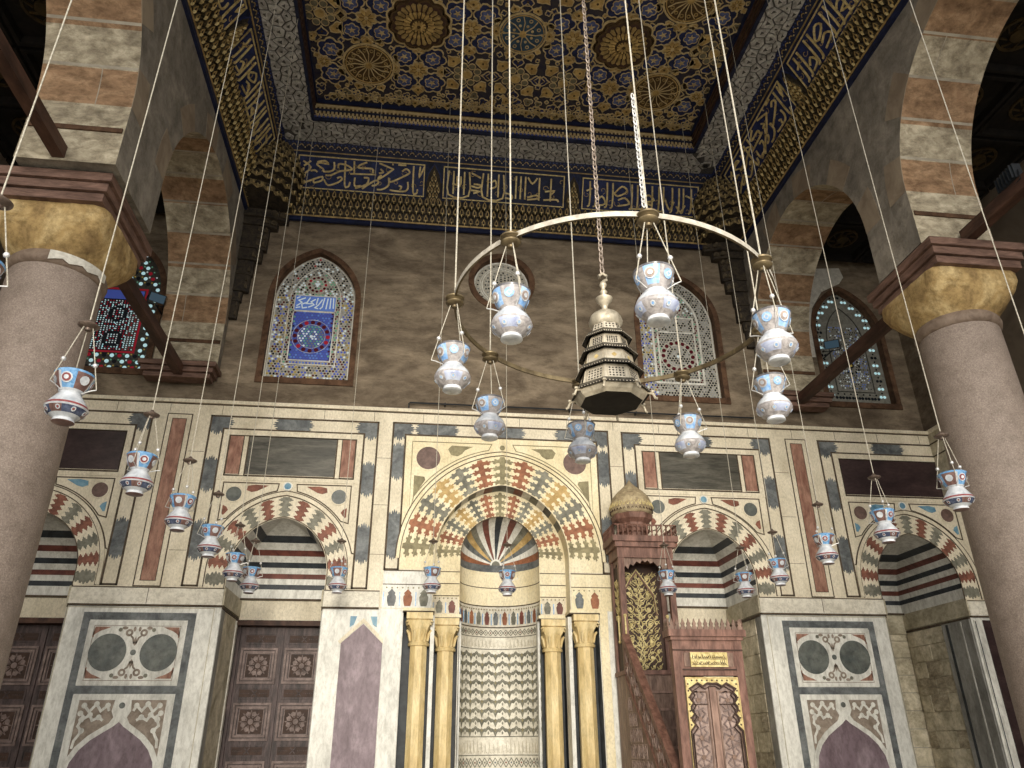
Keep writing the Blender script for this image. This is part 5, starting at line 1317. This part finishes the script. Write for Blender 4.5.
q = MB(); q.lathe([(.24, 4.53), (.24, 4.62), (.27, 4.64), (.27, 4.68), (.25, 4.7), (.25, 4.78), (.32, 4.84), (.34, 4.92), (.3, 4.94)], 'minbar_red', n=8, c=(PX-.09, PY, 0), rot=pi/8); q.build('dome_drum', mb_)
q = MB(); q.lathe([(.29, 4.92), (.335, 4.97), (.35, 5.05), (.335, 5.14), (.29, 5.235), (.215, 5.32), (.14, 5.39), (.08, 5.44), (.04, 5.485), (.012, 5.53), (0, 5.55)], 'dome_gold', n=32, c=(PX-.09, PY, 0)); dm = q.build('onion_dome', mb_, smooth=50)
q = MB(); random.seed(21)
for i in range(34):
    a = 2*pi*i/34; FDm = lambda u, v, w: (PX-.09+(.352+w-max(0, v-5.06)*.35)*cos(a+u), PY+(.352+w-max(0, v-5.06)*.35)*sin(a+u), v)
    h = random.uniform(.05, .12); q.line(FDm, [(0, 5.04+h), (.01, 5.05), (.06, 5.04), (.09, 5.07), (.12, 5.06+h*.5)], .014, 0, .008, 'gold')
    q.disc(FDm, .05, 5.12, .012, 0, .008, 'gold', n=5)
    q.line(FDm, [(0, 4.975), (.05, 5.005), (.1, 4.975)], .012, -.012, -.002, 'minbar_dark')
q.build('gilt_inscription', mb_)
# ------------------------------------------------------------------ glass lamps
def lamp_vase(pale):
    v = MB(); n = 36
    prof = [(.116, .166), (.124, .16), (.12, .148), (.112, .125), (.104, .1), (.092, .07), (.076, .042), (.066, .026), (.07, .014), (.092, -.004), (.112, -.03), (.126, -.062), (.13, -.078), (.126, -.09), (.112, -.112), (.092, -.132), (.07, -.146), (.062, -.152), (.068, -.174), (.062, -.178), (.03, -.18), (0, -.18)]
    if not pale: prof[9:14] = [(.086, -.006), (.106, -.036), (.124, -.064), (.131, -.08), (.124, -.09)]
    def mf(i, j):
        s = (i//6) % 2
        if not pale:
            if j < 2: return 'lamp_blue'
            if j < 6: return 'lamp_brown' if s else ('lamp_blue' if i % 6 not in (0,) else 'lamp_white')
            if j < 11: return 'lamp_white'
            if j == 11: return 'lamp_red'
            if j == 12: return 'lamp_white'
            if j < 15: return 'lamp_deep' if (i//4) % 3 else 'lamp_brown'
            if j < 18: return 'lamp_white'
            return 'lamp_brown'
        if j < 2: return 'lamp_deep2'
        if j < 6: return 'lamp_silver' if s or i % 6 == 0 else 'lamp_bright'
        if j == 6: return 'lamp_silver'
        if j < 11: return 'lamp_white'
        if j < 12: return 'lamp_silver'
        if j < 15: return 'lamp_light' if (i//6) % 2 else 'lamp_silver'
        if j < 17: return 'lamp_silver'
        return 'lamp_white'
    v.lathe(prof, None, n=n, mf=mf)
    v.lathe([(.112, .165), (.098, .1), (.07, .045), (.058, .03)], 'lamp_light', n=24, cap=False)
    for k in range(6):     # roundels
        a = pi/6+k*pi/3
        Fn = lambda u, vv, w: ((.105+w+(vv-.1)*.36)*cos(a+u/.1), (.105+w+(vv-.1)*.36)*sin(a+u/.1), vv)
        if k % 2 == 0:
            v.disc(Fn, 0, .1, .034, .001, .004, 'lamp_white', n=12); v.disc(Fn, 0, .1, .026, .004, .006, 'lamp_red' if not pale else 'lamp_pink', n=12); v.disc(Fn, 0, .1, .014, .006, .008, 'lamp_white', n=10)
        else:
            v.disc(Fn, 0, .1, .03, .001, .004, 'lamp_bright' if pale else 'lamp_white', n=10); v.line(Fn, [(-.015, .1), (0, .115), (.015, .1), (0, .085)], .005, .004, .006, 'lamp_white', closed=True)
    for k in range(8):
        a = k*pi/4; Fn = lambda u, vv, w: ((.114+w+(vv+.112)*.8)*cos(a+u/.11), (.114+w+(vv+.112)*.8)*sin(a+u/.11), vv)
        v.ring(Fn, 0, -.112, .008, .014, .001, .004, 'lamp_white', n=8)
        v.disc(Fn, 0, -.112, .007, .001, .004, 'lamp_red' if not pale else 'lamp_bright', n=6)
    return v
def cord_mb(length, r, z0, m='rope', n=5, kinks=10):
    c = MB(); c.tube([(0, 0, z0), (0, 0, z0+length)], r, m, n=n); return c
def make_lamp(pale, label, group, pos, ztop, rope=.006, arms=0.):
    t = thing('hanging_glass_lamp', label, 'lamp', pos, group)
    t.rotation_euler.z = arms
    lamp_vase(pale).build('glass_vase', t, smooth=45)
    c = MB(); c.lathe([(.02, .5), (.024, .515), (.05, .522), (.066, .532), (.068, .54), (.05, .55), (.02, .565), (.012, .58), (0, .585)], 'lamp_cap' if not pale else 'brass', n=20)
    c.build('cap', t, smooth=45)
    for k in range(3):
        a = pi/2+.5+k*2*pi/3; d = (cos(a), sin(a)); h = MB()
        tip = (.155*d[0], .155*d[1], .06)
        h.tube([(.03*d[0], .03*d[1], .525), tip], .0035, 'rope', n=5); h.tube([tip, (.12*d[0], .12*d[1], .052), (.07*d[0], .07*d[1], .03)], .004, 'chain_white', n=5)
        ho = h.build('hanger_cord', t)
        b = MB(); f = .62; p = [.03*d[i]+(tip[i]-.03*d[i])*f for i in (0, 1)]; zz = .525+(tip[2]-.525)*f
        b.lathe([(0, -.017), (.012, -.012), (.0165, 0), (.012, .012), (0, .017)], 'chain_white', n=8, c=(p[0], p[1], zz)); b.build('bead', ho, smooth=60)
    cd_ = cord_mb(ztop-pos[2]-.58, rope*.8, .58); cd_.build('suspension_cord', t)
    return t
def copy_tree(o, parent=None):
    c = o.copy(); C.objects.link(c)
    if parent is not None: c.parent = parent
    for ch in list(o.children): copy_tree(ch, c)
    return c
def sub(t, nm): return [x for x in t.children if x.name.startswith(nm)]
ROW = [(-3.66, -7.22, 'blue and white glass lamp in front of the left granite column', 0),
 (-3.70, -5.67, 'blue and white glass lamp just right of the left granite column, over the pale marble', .5),
 (-3.67, -4.50, 'blue and white glass lamp overlapping the left tall red marble strip', 1.),
 (-3.64, -3.37, 'blue and white glass lamp left of the left inner arch, before the grey toothed border', 1.6),
 (-3.66, -2.01, 'painted glass lamp at left foot of left inner arch, upper of a close pair', 2.2),
 (-3.61, -1.17, 'painted glass lamp at left foot of left inner arch, lower of a close pair', .3),
 (-2.42, -1.28, 'painted glass lamp at right foot of the left inner arch, above the door corner', .9),
 (-1.14, -1.40, 'painted glass lamp just above the yellow column capitals left of the prayer niche', 1.4),
 (-.08, -1.29, 'painted glass lamp hanging in the middle of the prayer niche', 2.),
 (2.19, -1.49, 'painted glass lamp at the right post of the pulpit canopy', .2),
 (3.36, -1.45, 'painted glass lamp in front of the striped niche right of the pulpit', .7),
 (3.44, -2.37, 'painted glass lamp at the right foot of the arch beside the pulpit', 1.2),
 (3.41, -3.69, 'blue and white glass lamp overlapping the right tall red marble strip', 1.7),
 (3.52, -4.74, 'blue and white glass lamp before the far right arch, beneath the dark slab', 2.3),
 (3.47, -5.96, 'blue and white glass lamp against the right granite column', .1)]
proto = None
for x, y, lb, ro in ROW:
    zt_ = 12.5 if abs(x) < 3.6 and y < -1.25 else 12.03
    if proto is None: t = proto = make_lamp(False, lb, 'row of painted glass lamps along the walls', (x, y, 3.65), 12.03, .006, ro)
    else:
        t = copy_tree(proto); t.location = (x, y, 3.65); t['label'] = lb; t.rotation_euler.z = ro
        if zt_ > 12.1:
            for o in sub(t, 'suspension_cord'): o.scale.z = 1; o.data = o.data.copy()
            for o in sub(t, 'suspension_cord'):
                for v in o.data.vertices:
                    if v.co.z > 1: v.co.z = zt_-3.65
# cords of lamps that hang below the frame edge
for x, y, lb in ((-3.64, -8.53, 'left cut off by the left picture edge beside the column capital'), (3.42, -7.24, 'right hanging on the long pale cord before the right column capital')):
    t = copy_tree(proto); t.location = (x, y, 3.65); t['label'] = {'l': 'painted glass lamp cut off by the left picture edge, beside the left column capital', 'r': 'painted glass lamp on the long cord crossing the right column capital'}[lb[0]]
    t.rotation_euler.z = .4
# ------------------------------------------------------------------ ring chandelier
RC = (0, -7.22, 4.53); RR = 1.18
rt = thing('ring_chandelier', 'large circular brass hoop hung on eight ropes, carrying a ring of glass lamps', 'chandelier', RC)
h = MB(); n = 96; sec = [(-.008, -.019), (.008, -.019), (.011, 0), (.008, .019), (-.008, .019), (-.011, 0)]; vs = []
tl = lambda a: -.05*RR*cos(a)
for i in range(n):
    a = 2*pi*i/n
    for dr, dz in sec: vs.append(((RR+dr)*cos(a), (RR+dr)*sin(a), dz+tl(a)))
k = len(sec)
o_ = len(h.v); h.v += vs
for i in range(n):
    for j_ in range(k):
        h.f.append((i*k+j_, i*k+(j_+1) % k, ((i+1) % n)*k+(j_+1) % k, ((i+1) % n)*k+j_)); h.m.append(h.mi('ring_lit_paint' if j_ in (1, 2) else 'brass'))  # pale outer paint holds the courtyard light in its colour; inner stays brass
h.build('hoop', rt, smooth=50)
ANG = [('pale glass lamp at the far left end of the brass hoop', 180), ('pale glass lamp under the lower left part of the hoop, right above the marble', 135), ('pale glass lamp on the hoop in front of the small round window', 223), ('pale glass lamp hanging below and just left of the tiered lantern', 90), ('pale glass lamp highest of the hoop lamps, overlapping the right stained glass window', 267), ('pale glass lamp under the hoop right of the lantern, over the green slab', 45), ('pale glass lamp at the right end of the hoop, upper of two overlapping lamps', 313), ('pale glass lamp at the right end of the hoop, lower of two overlapping lamps', 0)]
rp = None
for lb, a in ANG:
    r_ = radians(a); p = (RC[0]+RR*cos(r_), RC[1]+RR*sin(r_), RC[2]+tl(r_)-.585)
    if rp is None: t = rp = make_lamp(True, lb, 'glass lamps on the brass hoop', p, 12.5, .0075, r_)
    else: t = copy_tree(rp); t.location = p; t['label'] = lb; t.rotation_euler.z = r_+1.1
    cp = MB(); cp.lathe([(.0, -.036), (.03, -.034), (.05, -.026), (.056, -.018), (.07, -.012), (.072, -.002), (.06, .008), (.03, .022), (.012, .03)], 'brass', n=20, c=(RR*cos(r_), RR*sin(r_), tl(r_))); cp.build('hook_boss', rt, smooth=45)
# chain segment above one rope
def chain(name, x, y, z0, z1, link, r, m, parent=None, lb=None):
    c = MB(); n = int((z1-z0)/(link*1.45)); 
    for i in range(n):
        z = z0+i*link*1.45+link; rot = (i % 2)*pi/2+.4; pts = []
        for q in range(9):
            a = 2*pi*q/8; u, v = link*.5*cos(a), link*sin(a); pts.append((x+u*cos(rot), y+u*sin(rot), z+v))
        c.tube(pts, r, m, n=5, cap=False)
    return c.build(name, parent)
ch_ = chain('rope_chain', RC[0]-.08, RC[1]-RR, RC[2]+.06, 5.55, .026, .0045, 'chain_white'); tag(ch_, 'short white iron chain above the topmost lamp of the hoop', 'chain')
# lantern
lt = thing('tiered_lantern', 'silver octagonal four-tiered metal lantern with ribbed dome hanging inside the hoop', 'lantern', (-.04, -7.2, 0))
EV = [(3.87, .285), (4.035, .248), (4.175, .218), (4.315, .185)]
b = MB(); b.lathe([(.225, 3.798), (.245, 3.82), (.235, 3.84)], 'lantern_dark', n=8, rot=pi/8); b.lathe([(.224, 3.796), (.25, 3.82), (.268, 3.85), (.27, 3.862)], 'silver', n=8, rot=pi/8, cap=False); b.build('base_pan', lt)
for i, (z, r) in enumerate(EV):
    e = MB(); e.lathe([(r-.07, z+.035), (r-.02, z+.02), (r, z-.012), (r-.004, z-.02), (r-.03, z-.006)], 'lantern_edge', n=8, rot=pi/8, cap=False)
    for k in range(8):
        a = k*pi/4
        Fe = lambda u, v, w: ((r*cos(pi/8)+w)*cos(a)-u*sin(a), (r*cos(pi/8)+w)*sin(a)+u*cos(a), z+v)
        hw_ = r*sin(pi/8)
        e.rect(Fe, -hw_, -.022, hw_, -.008, -.002, .003, 'lantern_dark')
        for q in range(9): e.disc(Fe, -hw_+hw_*2*(q+.5)/9, -.014, .005, .003, .005, 'silver', n=4)
        Fr = lambda u, v, w: ((r*cos(pi/8)-.0-v)*cos(a)-u*sin(a), (r*cos(pi/8)-v)*sin(a)+u*cos(a), z-.012+v*.55+w)
        e.prism(Fr, [(-hw_*.96, .004), (hw_*.96, .004), (hw_*.8, .05), (-hw_*.8, .05)], .0, .004, 'lantern_dark')
    e.build('eave', lt)
    if i < 4:
        r2 = r-.055; ztop = EV[i+1][0]-.012 if i < 3 else 4.43; 
        if i == 3: break
        r3 = EV[i+1][1]-.045
        b = MB(); b.lathe([(r2, z+.02), (r3, ztop)], 'lantern_panel', n=8, rot=pi/8, cap=False)
        for k in range(8):
            a = k*pi/4; H_ = ztop-z-.02
            Fp = lambda u, v, w: ((r2+(r3-r2)*v/H_)*cos(pi/8)*cos(a)+w*cos(a)-u*sin(a), (r2+(r3-r2)*v/H_)*cos(pi/8)*sin(a)+w*sin(a)+u*cos(a), z+.02+v)
            wd = r3*sin(pi/8)*.78
            b.frame(Fp, -wd-.008, .012, wd+.008, H_-.012, .006, 0, .005, 'silver')
            if i != 1:
                for r_ in range(4):
                    for c_ in range(5):
                        u, v = -wd+2*wd*(c_+.5)/5, .024+(H_-.048)*(r_+.5)/4
                        b.disc(Fp, u, v, .0085 if (r_+c_) % 2 else .006, 0, .0015, 'lantern_dark', n=4 if (r_+c_) % 2 else 6)
            else:
                b.disc(Fp, 0, H_/2, .02, 0, .003, 'gold_dull', n=4)
        b.build('pierced_tier', lt)
b = MB(); r2 = .13; b.lathe([(.135, 4.33), (.105, 4.42)], 'lantern_panel', n=8, rot=pi/8, cap=False)
for k in range(8):
    a = k*pi/4; Fp = lambda u, v, w: ((.135-.3*v)*cos(pi/8)*cos(a)+w*cos(a)-u*sin(a), (.135-.3*v)*cos(pi/8)*sin(a)+w*sin(a)+u*cos(a), 4.33+v)
    for r_ in range(3):
        for c_ in range(3): b.disc(Fp, -.026+.026*c_, .02+.024*r_, .008, 0, .0015, 'lantern_dark', n=4)
b.build('pierced_tier', lt)
b = MB(); n = 40; vs = []; prof = [(.1, 4.415), (.118, 4.44), (.122, 4.47), (.112, 4.505), (.085, 4.535), (.05, 4.555), (.025, 4.57)]
for r, z in prof:
    for i in range(n): a = 2*pi*i/n; k_ = 1+.05*abs(sin(5*a)); vs.append((r*k_*cos(a), r*k_*sin(a), z))
b.add(vs, [(j_*n+i, j_*n+(i+1) % n, (j_+1)*n+(i+1) % n, (j_+1)*n+i) for j_ in range(len(prof)-1) for i in range(n)], 'silver'); b.build('ribbed_dome', lt, smooth=50)
b = MB(); b.lathe([(.025, 4.565), (.022, 4.6), (.03, 4.61), (.06, 4.655), (.066, 4.675), (.035, 4.69), (.018, 4.705), (.024, 4.72), (.03, 4.735), (.018, 4.75), (.014, 4.77), (.024, 4.785), (.03, 4.8), (.02, 4.825), (.008, 4.835)], 'silver', n=20)
b.tube([(0, 0, 4.83), (.03, 0, 4.85), (.035, 0, 4.885), (0, 0, 4.905), (-.03, 0, 4.88), (-.025, 0, 4.86)], .012, 'silver', n=6); b.build('finial', lt, smooth=50)
for k in range(8):
    a = pi/8+k*pi/4; d = (cos(a), sin(a)); f = MB()
    f.tube([(.262*d[0], .262*d[1], 3.85), (.3*d[0], .3*d[1], 3.835), (.315*d[0], .315*d[1], 3.80), (.33*d[0], .33*d[1], 3.795)], .009, 'silver', n=6)
    f.lathe([(0, -.012), (.014, -.004), (.014, .008), (0, .014)], 'silver', n=8, c=(.3*d[0], .3*d[1], 3.85)); f.build('lamp_bracket', lt)
cc = chain('hanging_chain', 0, 0, 4.9, 12.5, .036, .0055, 'chain_metal', lt)
# ------------------------------------------------------------------ floodlights
def flood(x, y, z, rz, rx, label, s=1.):
    t = thing('floodlight', label, 'floodlight', (x, y, z)); t.rotation_euler = (rx, 0, rz)
    b = MB(); b.box(-.17*s, .17*s, -.05*s, .05*s, -.1*s, .1*s, 'flood_black')
    for i in range(6): b.box(-.15*s+i*.055*s, -.14*s+i*.055*s, .05*s, .08*s, -.09*s, .09*s, 'flood_black')
    b.build('housing', t); g_ = MB(); g_.box(-.15*s, .15*s, -.055*s, -.05*s, -.085*s, .085*s, 'flood_glass'); g_.build('glass', t)
    k = MB(); k.tube([(-.18*s, 0, 0), (-.19*s, .02, -.14*s), (0, .02, -.16*s), (.19*s, .02, -.14*s), (.18*s, 0, 0)], .01, 'flood_black', n=6); k.build('yoke', t)
flood(5.42, -5.75, 7.63, 1.45, 0, 'small black floodlight fixed on the heavy beam at upper right'); flood(-6.0, -.3, 8.55, .6, .5, 'small dark floodlight in front of the far left coloured window', .8); flood(6.25, -.3, 8.4, -.5, .5, 'small bluish floodlight in front of the far right window', .8)
for x, y, z, lb in ((-6.0, -.3, 8.55, 'left'), (6.25, -.3, 8.4, 'right')):
    b = MB(); b.tube([(x, .06, z-.12), (x, y+.02, z-.12)], .012, 'flood_black', n=6); tag(b.build('bracket_arm'), 'thin black bracket holding the floodlight by the far %s window' % lb, 'bracket')
# ------------------------------------------------------------------ light
w = bpy.data.worlds.new('World'); bpy.context.scene.world = w; w.use_nodes = True
bg = w.node_tree.nodes['Background']; bg.inputs[0].default_value = (1.0, .985, .95, 1); bg.inputs[1].default_value = 1.55
s = bpy.data.lights.new('sun', 'SUN'); s.energy = 1.2; s.angle = radians(35); s.color = (1, .93, .8)
so_ = bpy.data.objects.new('sun', s); C.objects.link(so_)
dirv = Vector((.12, 1, -.22)).normalized(); so_.rotation_euler = dirv.to_track_quat('-Z', 'Y').to_euler()
sp_ = bpy.data.lights.new('courtyard_bounce', 'SPOT'); sp_.energy = 12500; sp_.spot_size = radians(34); sp_.spot_blend = 1.; sp_.shadow_soft_size = 1.6; sp_.color = (1, .92, .78)
spo = bpy.data.objects.new('courtyard_bounce', sp_); C.objects.link(spo); spo.location = (-1.5, -24, 4.5)
spo.rotation_euler = (Vector((.3, 0, 4.2))-spo.location).to_track_quat('-Z', 'Y').to_euler()
# ------------------------------------------------------------------ camera
f, cxm = 753.37, -1.3758
Rm = [[0.9921214714825113, -0.12511763154540217, -0.0063689951990451], [-0.04826188598143805, -0.4286185115187847, 0.9021956339646829], [0.11561045015434872, 0.8947802802140258, 0.43128004122057223]]
cam = bpy.data.cameras.new('camera'); co = bpy.data.objects.new('camera', cam); C.objects.link(co)
cam.sensor_width = 36; cam.lens = f/1024*36; cam.clip_start = .05; cam.clip_end = 200
M = Matrix(((Rm[0][0], Rm[1][0], -Rm[2][0], cxm), (Rm[0][1], Rm[1][1], -Rm[2][1], -12.), (Rm[0][2], Rm[1][2], -Rm[2][2], 1.6), (0, 0, 0, 1)))
co.matrix_world = M
sc = bpy.context.scene; sc.camera = co
sc.view_settings.view_transform = 'Standard'; sc.view_settings.look = 'None'; sc.view_settings.exposure = 0.12; sc.view_settings.gamma = 1; sc.view_settings.use_curve_mapping = False
